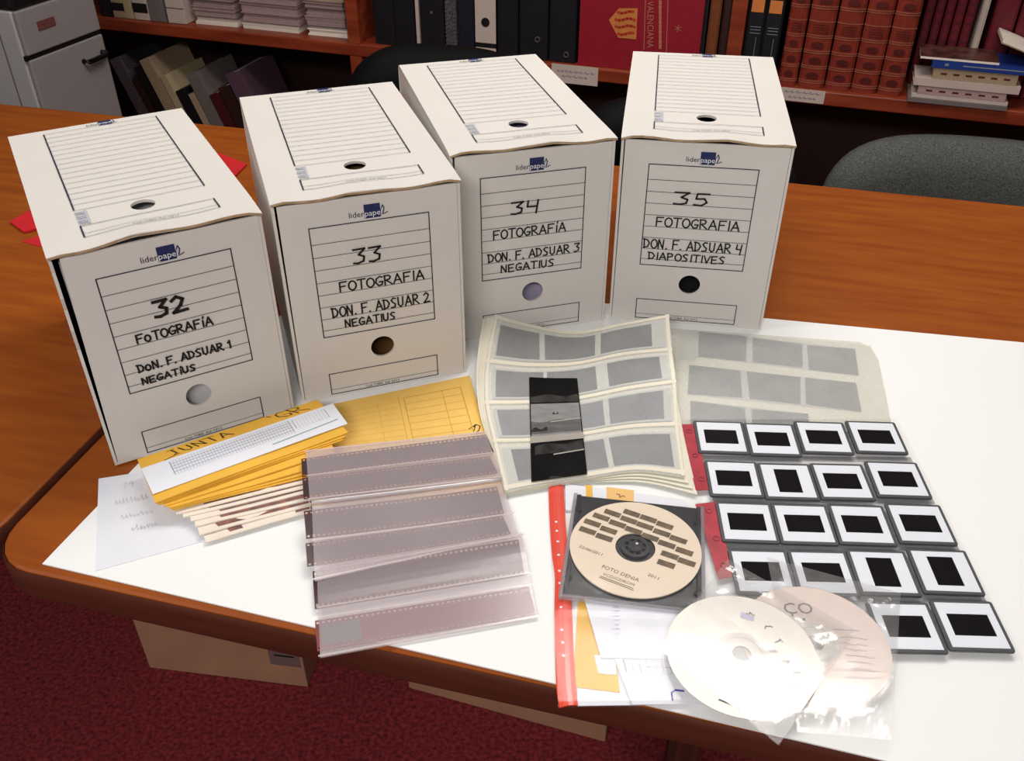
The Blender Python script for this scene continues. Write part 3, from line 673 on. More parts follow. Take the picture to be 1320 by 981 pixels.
def make_slide():
    t = bpy.data.objects.new('slide', None); COL.objects.link(t); t.empty_display_size = .02
    rr = lambda h, r_: [p for cx, cy, a0 in ((h-r_, h-r_, 0), (-h+r_, h-r_, 90), (-h+r_, -h+r_, 180), (h-r_, -h+r_, 270)) for p in [(cx+r_*math.cos(math.radians(a0+i*30)), cy+r_*math.sin(math.radians(a0+i*30))) for i in range(4)]]
    obj('mount', MB().prism(rr(.0267, .0022), 0, .0026), M_slide_frame, t, world=False, bevel=.0005)
    a, b_, h = .0172, .0115, .0235
    m = MB(); o_ = [(-h, -h), (h, -h), (h, h), (-h, h)]; i_ = [(-a, -b_), (a, -b_), (a, b_), (-a, b_)]
    vs = [(x, y, .0030) for x, y in o_]+[(x, y, .0030) for x, y in i_]+[(x, y, .0024) for x, y in o_]+[(x, y, .0024) for x, y in i_]
    fs = []
    for k in range(4):
        j = (k+1) % 4; fs += [(k, j, 4+j, 4+k), (8+k, 8+j, j, k), (4+k, 4+j, 12+j, 12+k)]
    obj('white_face', m.add(vs, fs), M_slide_face, t, world=False)
    obj('film', MB().box((-a, -b_, .0024), (a, b_, .00272)), M_slide_film, t, world=False)
    return t
proto = make_slide(); first = True
for (i, j), (a, b_) in SC.items():
    c_ = (at(*c6(*a), S0+.003)+at(*c6(*b_), S0+.003))/2
    if first: s_ = proto; kids = list(proto.children); first = False
    else:
        s_ = proto.copy(); COL.objects.link(s_)
        for ch in kids:
            k_ = ch.copy(); COL.objects.link(k_); k_.parent = s_
    up = (i, j) in ((1, 1), (3, 2), (3, 3))
    dg = at(*c6(*b_), S0+.003)-at(*c6(*a), S0+.003); rot = math.atan2(dg.y, dg.x)+math.radians(45)
    rot = max(-.05, min(.05, rot*.6))
    s_.location = (c_.x, c_.y, T+S0+.0003); s_.rotation_euler = (0, 0, rot+(math.pi/2 if up else 0))
    tag(s_, 'white slide, %s picture, %s of the page, %s' % ('upright' if up else 'dark', RN[i], CN[j]), 'slide', 'slides in the pocket page')
m = MB()
for i in range(6):
    v = .004+.992*i/5; m.stroke([(.09, v), (.985, v)], .010, on(fp2, .0006))
obj('pocket_weld', m, M_pocket, pk)
for (xa, ya, xb, yb2) in ((142, 203, 895, 209), (180, 357, 975, 361), (232, 531, 1066, 534), (305, 722, 1162, 719)):       # dark strips colouring the row gaps: thick grey mounts and their shade
    a, b_ = at(*c6(xa, ya), S0+.0010), at(*c6(xb, yb2), S0+.0010); obj('row_gap_fill', MB().stroke([(a.x, a.y), (b_.x, b_.y)], .0085, lambda x, y: Vector((x, y, a.z))), M_row_gap, pk)

# ------------------------------------------------------------------ clear bag with an orange-red strip: disc tray and papers inside
c7 = lambda a, b_: (690+a/3.163, 610+b_/3.163)
def poly(name, pts, z0, z1, m, parent=None):
    q = [at(*c7(*p), z1) for p in pts]; return obj(name, MB().prism([(p.x, p.y) for p in reversed(q)], T+z0, T+z1), m, parent)
r = thing('clear_bag', 'clear plastic bag with an orange-red strip along its left side, holding a disc tray', 'bag', at(800, 780, ZB))
zp = [(48, 40), (672, 112), (838, 945), (92, 955)]
bz = bil([at(*c7(*p), .0021) for p in zp]); obj('back_sheet', MB().slab(lambda u, v: bz(u, v), 6, 6, .0003), M_clear_bag, r)
bt = bil([at(*c7(*p), .0040) for p in zp])
def bagtop(u, v):
    k = min(1, max(0, min((u+.01)/.05, (.995-u)/.03, (v+.025)/.03, (.68-v)/.10+.3 if v > .6 else 1)))
    k2 = max(.62, k); return bt(u, v)+Vector((0, 0, .0126*k2+.0004*noise.noise(Vector((u*5, v*6, 3)))))
obj('front_sheet', MB().slab(bagtop, 30, 34, .0002), M_clear_bag, r)
sp = [[(54, 55), (116, 45)], [(58, 180), (122, 175)], [(68, 330), (134, 330)], [(80, 420), (142, 420)], [(78, 560), (150, 560)], [(82, 740), (158, 740)], [(86, 870), (166, 868)], [(98, 955), (174, 945)]]
L_ = [at(*c7(*p[0]), .0044) for p in sp]; R_ = [at(*c7(*p[1]), .0044) for p in sp]
st = lambda u, v: cr4(L_, v)*(1-u)+cr4(R_, v)*u
stp = obj('closing_strip', MB().slab(lambda u, v: st(u, v)+Vector((0, 0, .0012*math.sin(math.pi*u))), 4, 40, .0012), M_orange, r)
m = MB()
for k, (x, y) in enumerate([(85, 200), (88, 237), (92, 280), (95, 335), (98, 400), (100, 450), (102, 500), (105, 548), (108, 640), (112, 692), (115, 745)]):
    p = at(*c7(x, y), .0053); m.ring(p.x, p.y, 0.0, .0013, p.z+.0005, p.z+.0007, 10)
obj('printed_dots', m, M_white_ink, stp)
# papers in the bag
ob = poly('envelope', [(176, 500), (330, 520), (333, 800), (345, 893), (152, 868)], .0034, .0042, M_ochre)
tag(ob, 'ochre envelope inside the clear bag, beside the orange-red strip', 'envelope')
ob = poly('paper_sheet', [(160, 540), (700, 575), (705, 940), (172, 948)], .0024, .0031, M_paper)
tag(ob, 'white sheet at the very back of the clear bag, overhanging the table edge', 'paper')
ob = poly('paper_sheet', [(240, 740), (330, 750), (330, 822), (258, 815)], .0045, .0050, M_paper)
tag(ob, 'small white slip showing below the handwritten sheet in the clear bag', 'paper')
r = thing('printed_form', 'white form with a small grid, lowest in the clear bag, blue pen mark', 'paper', at(*c7(480, 850), .005))
poly('sheet', [(300, 700), (700, 735), (705, 940), (395, 943)], .0053, .0058, M_paper, r)
gf = bil([at(*c7(*p), .0060) for p in ((358, 758), (640, 772), (650, 822), (372, 812))]); m = MB()
m.frame(0, 0, 1, 1, .012, gf); m.stroke([(0, .5), (1, .5)], .02, gf)
for i in range(1, 9): m.stroke([(i/9, 0), (i/9, 1)], .006, gf)
obj('printed_grid', m, M_ink_thin, r)
pf = lambda x, y: at(*c7(x, y), .0061); m = MB(); m.stroke([(560, 925), (555, 895), (572, 884), (605, 888)], 7, pf); obj('pen_mark', m, M_blue_pen, r)
r = thing('note_sheet', 'white handwritten sheet in the clear bag, just below the disc tray', 'paper', at(*c7(430, 640), .006))
poly('sheet', [(190, 480), (640, 520), (640, 760), (268, 752)], .0061, .0065, M_paper, r)
pf = lambda x, y: at(*c7(x, y), .0068); m = MB()
for k in range(8): m.stroke([(318+random.uniform(-6, 6)+i*5, 545+k*18+random.uniform(-4, 4)) for i in range(6)], 2.0, pf)
obj('handwriting', m, mat('blue_grey_pen', (160, 164, 190), .6), r)
# insert above the tray: white slip with ochre bands
r = thing('paper_slip', 'white slip with ochre bands showing above the disc tray', 'paper', at(*c7(370, 85), .004))
poly('slip', [(122, 42), (612, 112), (616, 170), (124, 150)], .0031, .0046, M_paper, r)
poly('ochre_band', [(205, 46), (232, 50), (236, 128), (208, 124)], .0046, .0049, M_ochre, r)
poly('ochre_band', [(290, 56), (402, 70), (402, 140), (292, 130)], .0046, .0049, mat('pale_ochre_band', (232, 186, 112), .6), r)
pf = lambda x, y: at(*c7(x, y), .0051); m = MB(); m.stroke([(332, 84), (345, 88), (343, 98), (358, 92), (366, 96)], 3, pf); obj('pen_mark', m, M_txt_brown, r)

# disc tray
tq = [at(727.3, 640, .010), at(883.6, 656.8, .010), at(916, 782, .010), at(742.5, 774.6, .010)]
ax = (tq[1]-tq[0]); ta = math.atan2(ax.y, ax.x); tc_ = Vector((.1130, .5985, T+.0068))
tr_ = thing('disc_tray', 'black plastic disc tray in the clear bag, holding the beige disc', 'disc tray', tc_, ta)
hx, hy = .0595, .0640
m = MB(); m.box((-hx, -hy, 0), (hx, hy, .0018))
for x0, x1 in ((-hx, -hx+.004), (hx-.004, hx)): m.box((x0, -hy, .0018), (x1, hy, .0034))
obj('base', m, M_black_plastic, tr_, world=False, bevel=.0006)
obj('clear_rim', MB().box((-hx-.0035, -hy-.004, -.0004), (-hx, hy+.001, .0040)).box((hx, -hy-.004, -.0004), (hx+.0035, hy+.001, .0040)).box((-hx, -hy-.004, -.0004), (hx, -hy, .0036)), M_grey_rim, tr_, world=False, bevel=.0005)
m = MB()
for sx_ in (-1, 1):
    for y in (-.044, .044): obj('catch', MB().ring(sx_*(hx-.003), y, .0022, .0036, .0018, .0040, 20), M_black_plastic, tr_, world=False)
m = MB(); m.ring(0, 0, .0, .0175, .0018, .0030, 48); m.ring(0, 0, .0095, .0135, .003, .0056, 40); m.ring(0, 0, .0, .0068, .003, .0062, 32)
for k in range(8):
    a = k*math.pi/4; m.box((.0066, -.0012, .003), (.0098, .0012, .0056), (lambda a: lambda p: Matrix.Rotation(a, 3, 'Z') @ p)(a))
obj('hub', m, M_black_plastic, tr_, world=False, bevel=.0003)
m = MB(); m.ring(.0012, .003, 0, .0014, .0062, .0068, 12); obj('hub_pin', m, M_steel, tr_, world=False)
# beige disc on the tray
cd = thing('disc', 'beige printed disc with small brown pictures, in the black tray', 'disc', tc_+Vector((0, 0, .0032)), ta)
obj('disc_body', MB().ring(0, 0, .0182, .0600, 0, .0012, 96), M_cd_beige, cd, world=False, smooth=False)
inv = Matrix.Translation(cd.location) @ Matrix.Rotation(ta, 4, 'Z'); inv = inv.inverted()
cz = .0068+.0032+.0012
c8 = lambda a, b_: (720+a/6.54, 640+b_/6.54)
m = MB()
for (x, y) in [(455, 143), (617, 143), (757, 190), (895, 245), (360, 175), (592, 200), (728, 250), (870, 308), (1010, 365), (285, 225), (497, 233), (632, 288), (772, 345), (912, 405), (1060, 465), (422, 285), (245, 290), (385, 347), (937, 497), (907, 570), (1080, 555)]:
    q = [at(*c8(x+dx, y+dy), cz) for dx, dy in ((-62, -42), (70, 2), (62, 42), (-70, -2))]
    e1 = (inv.to_3x3() @ (q[1]-q[0])); e1.z = 0; e1.normalize(); u_ = e1; v_ = Vector((-e1.y, e1.x, 0)); c_ = inv @ (sum(q, Vector())/4)
    c_.z = .0014; m.quad([c_-u_*.0080-v_*.0033, c_+u_*.0080-v_*.0033, c_+u_*.0080+v_*.0033, c_-u_*.0080+v_*.0033])
obj('printed_pictures', m, M_thumb, cd, world=False)
def fit_text(m, text, p0, p1, hk=1.0):                   # set type between two measured ends of its baseline
    a, b_ = inv @ at(*c8(*p0), cz), inv @ at(*c8(*p1), cz); a.z = b_.z = .0014; d = b_-a; t_ = MB(); type_text(t_, text, 0, 0, 1, lambda x, y: Vector((x, y, 0)))
    x0, x1 = min(p[0] for p in t_.v), max(p[0] for p in t_.v); k = d.length/(x1-x0); d.normalize(); n = Vector((-d.y, d.x, 0))
    m.add([a+d*((p[0]-x0)*k)+n*(p[1]*k*hk) for p in t_.v], t_.f)
m = MB()
fit_text(m, 'FOTO DENIA', (362, 602), (672, 722)); fit_text(m, 'VCD/CDROM', (368, 662), (634, 758), .9)
fit_text(m, '22/06/2011', (168, 428), (362, 502), .9); fit_text(m, '2011', (748, 668), (838, 704), .9)
for (p0, p1) in (((345, 682), (630, 792)), ((352, 672), (628, 776))):
    a, b_ = inv @ at(*c8(*p0), cz), inv @ at(*c8(*p1), cz); m.stroke([(a.x, a.y), (b_.x, b_.y)], .0007, lambda x, y: Vector((x, y, .0014)))
obj('printed_text', m, M_txt_brown, cd, world=False)

# ------------------------------------------------------------------ two discs in crinkled clear sleeves
def disc_in_sleeve(cx, cy, z, mt, label, marks, corners, bag_label, ztop, seed):
    d = thing('disc', label, 'disc', (cx, cy, T+z))
    obj('disc_body', MB().ring(0, 0, .0205, .0600, 0, .0012, 96), mt, d, world=False)
    obj('clear_hub', MB().ring(0, 0, .0075, .0205, .0001, .0011, 48).ring(0, 0, .0160, .0170, .0011, .0014, 48), M_hub, d, world=False)
    for nm, m_, mtl in marks(lambda x, y: Vector((x, y, .0014))): obj(nm, m_, mtl, d, world=False)
    f = bil(corners); c0 = Vector((cx, cy, 0))
    s_ = thing('disc_sleeve', bag_label, 'disc sleeve', Vector((cx, cy, T+z-.001)), 0, 'crinkled clear disc sleeves')
    def top(u, v):
        p = f(u, v); dd = (p.xy-c0.xy).length; k = 1 if dd < .062 else max(0, 1-(dd-.062)/.02)
        n = abs(noise.fractal(Vector((u*4+seed, v*4, seed)), 1.0, 2.0, 2)); fold = abs(noise.noise(Vector((u*9+v*5, v*3-u*2, seed+9))))
        edge = min(1, 8*min(u, 1-u, v, 1-v))
        p.z = T+(z+.0019)*k+(z-.0002)*(1-k)+(.0018*n+.0014*fold)*edge*(1-k)*2.6+.0001*n*k
        return p
    obj('front_film', MB().slab(top, 44, 44, .00015), M_wrinkle, s_)
    def bot(u, v): p = f(u, v); p.z = T+z-.0004; return p
    obj('back_film', MB().slab(bot, 8, 8, .00015), M_clear_bag, s_)
    return d
# pinkish disc behind
def marks_b(fl):
    m = MB(); x0 = .004; type_text(m, 'ÇO', -.018, .030, .017, fl); m.ring(-.003, .024, 0, .0013, .0012, .0014, 12)
    yield 'printed_text', m, mat('dark_print', (96, 92, 90), .6)
    m = MB()
    for k in range(6):
        y = .006-k*.0062; m.stroke([(.022+i*.0022+random.uniform(-.0004, .0004), y+random.uniform(-.0011, .0011)-(i*.0003)) for i in range(int(11-k % 3))], .0006, fl)
    m.stroke([(.018, .0135), (.040, .012)], .0008, fl); m.stroke([(.006, -.026), (.045, -.0285)], .0005, fl)
    m.stroke([(.01+i*.0022, -.034+random.uniform(-.001, .001)) for i in range(16)], .0006, fl)
    yield 'handwriting', m, mat('lilac_pen', (178, 164, 172), .6)
cb = [at(988, 722, .009), at(1160, 768, .009), at(1147, 957, .009), at(1027, 947, .009)]
disc_in_sleeve(.2480, .4890, .0128, M_cd_pink, 'pinkish disc in a clear sleeve, half behind the bright white disc', marks_b, cb, 'crinkled clear sleeve around the pinkish disc, right of the other', .013, 2.0)
def marks_a(fl):
    m = MB()
    for (x, y) in ((.012, .040), (.024, .026), (.029, .012), (.022, .002), (.030, -.008), (.036, -.018), (.032, -.030)):
        m.stroke([(x+i*.0016, y+random.uniform(-.0018, .0018)) for i in range(5)], .0010, fl)
    for k in range(7): m.stroke([(-.024+k*.0025, -.033-k*.002), (-.0225+k*.0025, -.030-k*.002)], .0007, fl)
    m.stroke([(-.026, -.043), (-.018, -.047), (-.012, -.052)], .0016, fl)
    yield 'handwriting', m, mat('grey_pen', (104, 98, 98), .6)
    m = MB(); m.prism([(.006, .036), (.016, .032), (.018, .037), (.008, .042)], 0, 0.0001, lambda p: fl(p.x, p.y)+Vector((0, 0, p.z))); yield 'printed_patch', m, mat('lilac_patch', (196, 192, 214), .6)
ca = [at(938, 720, .019), at(1104, 812, .019), at(1004, 960, .019), at(850, 838, .019)]
disc_in_sleeve(.1842, .4739, .0185, M_cd_white, 'bright white disc in a clear sleeve, nearest the table edge', marks_a, ca, 'crinkled clear sleeve around the bright white disc, nearest the table edge', .019, 5.0)

# ------------------------------------------------------------------ bookcase
SZ, SB = -.135, -.170           # upper and lower face of the middle shelf
case = thing('bookcase', 'long reddish brown bookcase behind the tables, filled with binders and books', 'bookcase', bc(0, .17, -T), math.atan2(BD.y, BD.x))
s_l, s_r = -1.75, 2.2
obj('middle_shelf', MB().box((s_l, 0, SB), (s_r, .36, SZ), bfn), M_shelf, case, bevel=.003)
obj('upper_shelf', MB().box((s_l, 0, .24), (s_r, .36, .275), bfn), M_shelf, case)
obj('bottom_shelf', MB().box((s_l, 0, -.68), (s_r, .36, -.65), bfn), M_shelf, case)
obj('plinth', MB().box((s_l, .02, -T), (s_r, .04, -.68), bfn), M_shelf, case)
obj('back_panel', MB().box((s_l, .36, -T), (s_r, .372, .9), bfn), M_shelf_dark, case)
sd1 = bs(447, 30)[0]; sd2 = bs(940, 40)[0]
for s_ in (s_l, sd1, sd2, s_r): obj('upright', MB().box((s_, 0, -T), (s_+.036, .36, SB), bfn).box((s_, 0, SZ), (s_+.036, .36, .24), bfn), M_shelf, case)
def book(name, label, cat, s0, s1, dep, hgt, m, d0=.02, group=None, page=None, base=SZ):
    o = thing(name, label, cat, bc((s0+s1)/2, d0+dep/2, base+.0006), math.atan2(BD.y, BD.x), group); hw = (s1-s0)/2; hd = dep/2
    obj('cover', MB().box((-hw, -hd, 0), (-hw+.003, hd, hgt)).box((hw-.003, -hd, 0), (hw, hd, hgt)).box((-hw+.003, -hd, 0), (hw-.003, -hd+.004, hgt)), m, o, world=False, bevel=.0015)
    obj('pages', MB().box((-hw+.003, -hd+.004, .003), (hw-.003, hd-.004, hgt-.004)), page or M_paper, o, world=False)
    return o, hw, hd
def spine_fn(hd): return lambda x, y: Vector((x, -hd-.0008, y))
def sx(px, py=60, d=.02): return bs(px, py, d)[0]
M_grey_binder = mat('grey_binder', (110, 100, 98), .5, var=.1); M_cream_binder = mat('cream_binder', (160, 138, 112), .55, var=.05); M_ivory = mat('ivory_binder', (176, 158, 126), .55, var=.05)
M_white_binder = mat('white_binder', (190, 172, 162), .55, var=.04); M_dk_red = mat('red_cover', (142, 22, 40), .45, var=.08); M_gold = mat('gold_print', (196, 120, 60), .45, var=.1)
M_enc = mat('encyclopedia_leather', (128, 48, 36), .35, var=.25, scale=30, coat=.2); M_enc_band = mat('gilt_band', (150, 88, 68), .35, var=.2); M_enc_dark = mat('dark_title_patch', (84, 28, 26), .4, var=.2)
M_dkred_b = mat('dark_red_cover', (70, 18, 22), .5, var=.1); M_wine = mat('wine_cover', (104, 24, 36), .45, var=.15); M_brown_book = mat('brown_cover', (112, 58, 26), .5, var=.15); M_dkbrown = mat('dark_brown_cover', (48, 24, 18), .5, var=.15); M_orange_lab = mat('orange_label', (206, 120, 56), .5, var=.05)
M_silver = mat('silver_spiral', (130, 122, 128), .35, metal=.5, scale=300, c2=(60, 54, 60)); M_pp = mat('pinkish_papers', (168, 140, 138), .7, var=.15, scale=60, stretch=(1, 1, 14)); M_navy_b = mat('navy_binder', (22, 22, 36), .5, var=.1)
# left bay
def binder(x0, x1, m, label, band=None, group='binders on the left shelf', yb=28, **kw):
    a, b_ = sx(x0, yb), sx(x1, yb); o, hw, hd = book('binder', label, 'binder', a+.001, b_-.001, .26, .32, m, group=group, **kw)
    f = spine_fn(hd)
    if band:
        bm, y0, y1 = band; obj('spine_band', MB().quad([f(-hw, y0), f(hw, y0), f(hw, y1), f(-hw, y1)]), bm, o, world=False)
    return o, hw, hd, f
binder(131, 146, M_black_book, 'black binder beside the grey cabinet', yb=22)
binder(147, 163, M_cream_binder, 'cream binder with a dark band, left of the ivory file', (M_black_book, .022, .045), yb=22)
binder(163, 173, M_ivory, 'thin ivory file between two banded binders', yb=23)
binder(174, 193, M_white_binder, 'white binder with a black band, right of the ivory file', (M_black_book, .022, .05), yb=24)
binder(194, 214, M_grey_binder, 'grey binder with a round emblem, left of the pale box file', yb=25)
o, hw, hd, f = binder(217, 240, M_white_binder, 'pale box file right of the grey binder', yb=28)
obj('spine_line', MB().stroke([(-hw, .045), (hw, .045)], .002, f), M_black_book, o, world=False)
def pile(x0, x1, n, yb, lab, hk):
    a, b_ = sx(x0, yb), sx(x1, yb); z = SZ
    for k in range(n):
        h_ = random.uniform(.016, .028)*hk; da = random.uniform(-.004, .004); mt = M_pp if k % 4 else M_ivory if k else M_photo
        t = thing('paper_bundle', lab[k], 'papers', bc((a+b_)/2, .16, z+.0004), math.atan2(BD.y, BD.x)+random.uniform(-.02, .02), 'paper bundles on the left shelf')
        hw = (b_-a)/2-.010; mm = MB(); nl = 5
        for q_ in range(nl):
            e = random.uniform(0, .006); mm.box((-hw+e+da, -.12+e, h_*q_/nl), (hw-e*.6+da, .12, h_*(q_+1)/nl-.0006))
        obj('sheets', mm, mt, t, world=False)
        obj('cover', MB().box((-hw+da, -.122, h_-.0006), (hw+da, .12, h_+.0004)), M_pp if k % 2 else M_grey_binder, t, world=False)
        z += h_+.0012
    return z
ordn = ['bottom', 'second from the bottom', 'third from the bottom', 'fourth from the bottom', 'fifth from the bottom', 'sixth from the bottom']
for (x0, x1, yb, wh) in ((244, 304, 34, 'left pile beside the pale box file'), (306, 386, 43, 'middle pile on the left shelf'), (388, 446, 46, 'right pile beside the upright')):
    pile(x0, x1, 6, yb, ['bundle of papers, %s of the %s' % (q_, wh) for q_ in ordn], 1.0)
# centre bay
def cb_(x0, x1, m, label, name='binder', cat='binder', group='binders on the centre shelf', yb=60, hgt=.34, dep=.27, d0=.02):
    return book(name, label, cat, (sx(x0, yb)+.001 if x0 != 900 else sx(898, 95, .01)+.003), min(sx(x1, yb)-.001, sd2-.002) if x1 < 940 else sx(x1, yb)-.001, dep, hgt, m, d0=d0, group=group)
cb_(484, 510, M_black_book, 'black binder next to the bookcase upright', yb=52)
cb_(510, 536, M_black_book, 'black binder left of the thin white file', yb=54)
cb_(537, 542, M_white_binder, 'thin white file between black binders', yb=55)
o, hw, hd = cb_(543, 574, M_black_book, 'black binder right of the thin white file, small rivet on its spine', yb=57)
m = MB(); m.ring(0, .10, 0, .004, 0, .002, 14, lambda p: Vector((p.x, -hd-.001-p.z, p.y))); obj('rivet', m, M_steel, o, world=False)
o, hw, hd = cb_(575, 590, M_silver, 'spiral bound file with two silver coils', yb=61)
m = MB()
for xx in (-hw*.7, hw*.7):
    for k in range(28): m.ring(xx, .008+k*.011, .0012, .0045, 0, .0022, 10, lambda p: Vector((p.x, -hd-.0008-p.z, p.y)))
obj('spiral', m, M_steel, o, world=False)
cb_(591, 612, M_navy_b, 'navy binder left of the white spined lever file', yb=62)
o, hw, hd = cb_(613, 640, M_black_book, 'lever arch file with a white spine label and black finger hole', yb=63)
f = spine_fn(hd); m = MB(); m.quad([f(-hw, .0), f(hw, .0), f(hw, .019), f(-hw, .019)]); m.quad([f(-hw, .032), f(hw, .032), f(hw, .3), f(-hw, .3)]); obj('spine_label', m, M_white_binder, o, world=False)
m = MB(); m.ring(0, .087, 0, .012, 0, .0012, 28, lambda p: Vector((p.x, -hd-.0008-p.z, p.y))); obj('finger_hole', m, M_black, o, world=False)
cb_(641, 668, M_black_book, 'black binder right of the white spined lever file', yb=66)
for (a, b_, lab, q_) in ((669, 706, 'black ring binder with a chrome finger ring, left one', 690), (707, 742, 'black ring binder with a hanging key ring, beside the red book', 720)):
    o, hw, hd = cb_(a, b_, M_black_book, lab, yb=72)
    m = MB(); m.ring(.012, .055 if q_ == 690 else .022, .005, .0075, 0, .003, 20, lambda p: Vector((p.x, -hd-.0008-p.z, p.y))); obj('finger_ring', m, M_steel, o, world=False)
# big red book, cover to the front
a, b_ = sx(744, 85, .01), sx(898, 95, .01)
rb = thing('book', 'large red book standing face out with an orange shield and VALENCIANA', 'book', bc((a+b_)/2, .045, SZ+.0006), math.atan2(BD.y, BD.x))
hw = (b_-a)/2; obj('cover', MB().box((-hw, -.03, 0), (hw, -.026, .36)).box((-hw, .026, 0), (hw, .03, .36)).box((-hw, -.026, 0), (-hw+.004, .026, .36)), M_dk_red, rb, world=False, bevel=.001)
obj('pages', MB().box((-hw+.004, -.026, .004), (hw-.004, .026, .355)), M_photo, rb, world=False)
def rf_(px, py): s_, z = bs(px, py, .014); return Vector((s_-(a+b_)/2, -.0312, z-SZ))
m = MB(); P5 = [(785, 26), (798, 11), (822, 11), (820, 51), (797, 49)]; m.add([rf_(*p) for p in P5], [(0, 1, 2, 3, 4)]); sh = obj('shield', m, M_gold, rb, world=False)
m = MB()
for k in range(4):
    y = 16+k*9.2; m.stroke([(792+abs(k-1.5)*3+i*5, y+1.3*math.sin(i*1.4)) for i in range(int(6.4-abs(k-1.5)*.7))], 3.2, lambda x, y_: rf_(x, y_)+Vector((0, -.0004, 0)))
obj('stripes', m, mat('rust_stripes', (178, 54, 34), .5), sh, world=False)
m = MB(); c_ = rf_(839, 62); 
t_ = MB(); type_text(t_, 'VALENCIANA', 0, 0, 1, lambda x, y: Vector((x, y, 0))); wv = max(p[0] for p in t_.v)
for f_ in t_.f: m.add([rf_(834.5+p[1]*11.5, 2+p[0]/wv*60) for p in (t_.v[q_] for q_ in f_)], [tuple(range(len(f_)))])
m.stroke([(832, 0), (830, 64)], .9, rf_); m.stroke([(861, 0), (859, 68)], .9, rf_)
for k in range(10): m.stroke([(851, 2+k*6.3), (851, 5.5+k*6.3)], 3.5, rf_)
st_ = rf_(874, 37)
for k in range(6):
    d_ = Vector((math.cos(k*math.pi/3+.4), 0, math.sin(k*math.pi/3+.4)))*.009; m.stroke([(0, 0), (1, 0)], .16, lambda x, y, d_=d_: st_+d_*x+Vector((-d_.z, 0, d_.x))*y)
obj('gold_lettering', m, mat('dull_gold', (176, 110, 84), .5), rb, world=False)
# right bay
cb_(900, 905, M_black_book, 'thin black book beside the large red book', 'book', 'book', 'books right of the red book', yb=85)
cb_(906, 921, M_brown_book, 'tan brown book right of the thin black one', 'book', 'book', 'books right of the red book', yb=88)
cb_(922, 936, M_dkbrown, 'dark brown book against the upright', 'book', 'book', 'books right of the red book', yb=90)
s2 = sd2+.037
for k, (xo, lab) in enumerate(((967, 'black book with an orange label, left of its twin'), (985, 'black book with a pale orange label, right of its twin'))):
    a0 = s2+.002+k*.043; o, hw, hd = book('book', lab, 'book', a0, a0+.042, .2, .30, M_black_book, group='black books with orange labels')
    f = spine_fn(hd); m = MB().quad([f(-hw+.006, .17), f(hw-.006, .17), f(hw-.006, .20), f(-hw+.006, .20)]); obj('label', m, M_orange_lab, o, world=False)
    m = MB()
    for yy in (.135, .128, .12): m.stroke([(-hw+.01, yy), (hw-.008, yy)], .0016, f)
    m.stroke([(.006, .0), (.006, .11)], .001, f); obj('spine_print', m, M_ink_thin, o, world=False)
EN = ['leftmost of the five gilt-banded encyclopedia volumes', 'second of the five gilt-banded encyclopedia volumes', 'middle one of the five gilt-banded encyclopedia volumes', 'fourth of the five gilt-banded encyclopedia volumes', 'rightmost of the five gilt-banded encyclopedia volumes']
e_px = [(1001, 1023), (1026, 1058), (1061, 1092), (1094, 1126), (1128, 1158)]
yb_ = [118, 121, 124, 128, 132]
for k in range(5):
    a, b_ = sx(e_px[k][0], yb_[k], .015), sx(e_px[k][1]+1, yb_[k], .015)
    hgt = .285; t = thing('encyclopedia_volume', EN[k], 'book', bc((a+b_)/2, .015+.12, SZ+.0006), math.atan2(BD.y, BD.x), 'encyclopedia volumes')
    hw = (b_-a)/2; prof = [(-hw, .0), (-hw*.8, -.006), (-hw*.4, -.010), (0, -.0115), (hw*.4, -.010), (hw*.8, -.006), (hw, .0)]
    fy = lambda p: Vector((p.x, p.y-.11, p.z))
    obj('cover', MB().prism(prof+[(hw, .225), (hw-.003, .225), (hw-.003, .004), (-hw+.003, .004), (-hw+.003, .225), (-hw, .225)], 0, hgt, fy), M_enc, t, world=False)
    obj('pages', MB().box((-hw+.003, -.105, .003), (hw-.003, .108, hgt-.003)), M_photo, t, world=False)
    for z in (.012, .017, .048, .053, .085, .09, .122, .127, .160, .190, .195, .226, .26):
        m = MB().prism([(x*1.02, y-.0008) for x, y in prof]+[(hw*1.0, .001), (-hw*1.0, .001)], z, z+.0022, fy)
        obj('gilt_band', m, M_enc_band, t, world=False)
    for z in (.032, .069, .106, .21):
        m = MB().add([Vector((hw*.5*math.cos(q_*math.pi/6), -.1230, z+.008*math.sin(q_*math.pi/6))) for q_ in range(12)], [tuple(range(12))])
        obj('tooled_ornament', m, M_enc_dark, t, world=False)
    m = MB()
    for q_ in range(4): m.stroke([(-hw*.6+i*hw*.2, .136+q_*.006+random.uniform(-.001, .001)) for i in range(7)], .0016, lambda x, y: Vector((x, -.1226, y)))
    obj('tooled_title', m, M_enc_dark, t, world=False)
TH = [(1168, 1180), (1181, 1193), (1194, 1206), (1207, 1220), (1221, 1234)]
TN = ['thin wine red book nearest the encyclopedia', 'second thin wine red book right of the encyclopedia', 'third thin wine red book right of the encyclopedia', 'fourth thin wine red book right of the encyclopedia', 'thin wine red book left of the dark gap and white book']
for (x0, x1), lab in zip(TH, TN): 
    o, hw, hd = cb_(x0, x1, M_wine, lab, 'book', 'book', 'thin wine red books', yb=130, hgt=.30, d0=.12, dep=.2)
    f = spine_fn(hd); m = MB()
    for k in range(9): m.stroke([(-hw*.6, .07+k*.022), (hw*.6, .07+k*.022)], .004, f)
    obj('spine_print', m, M_enc_dark, o, world=False)
o, hw, hd = cb_(1238, 1248, M_white_binder, 'thin white book among the wine red books', 'book', 'book', None, yb=130, hgt=.32, d0=.10, dep=.2)
WN = ['wide dark red book right of the thin white book', 'dark red book second from the thin white book', 'dark red book at the right edge of the photo', 'dark red book beyond the right edge']
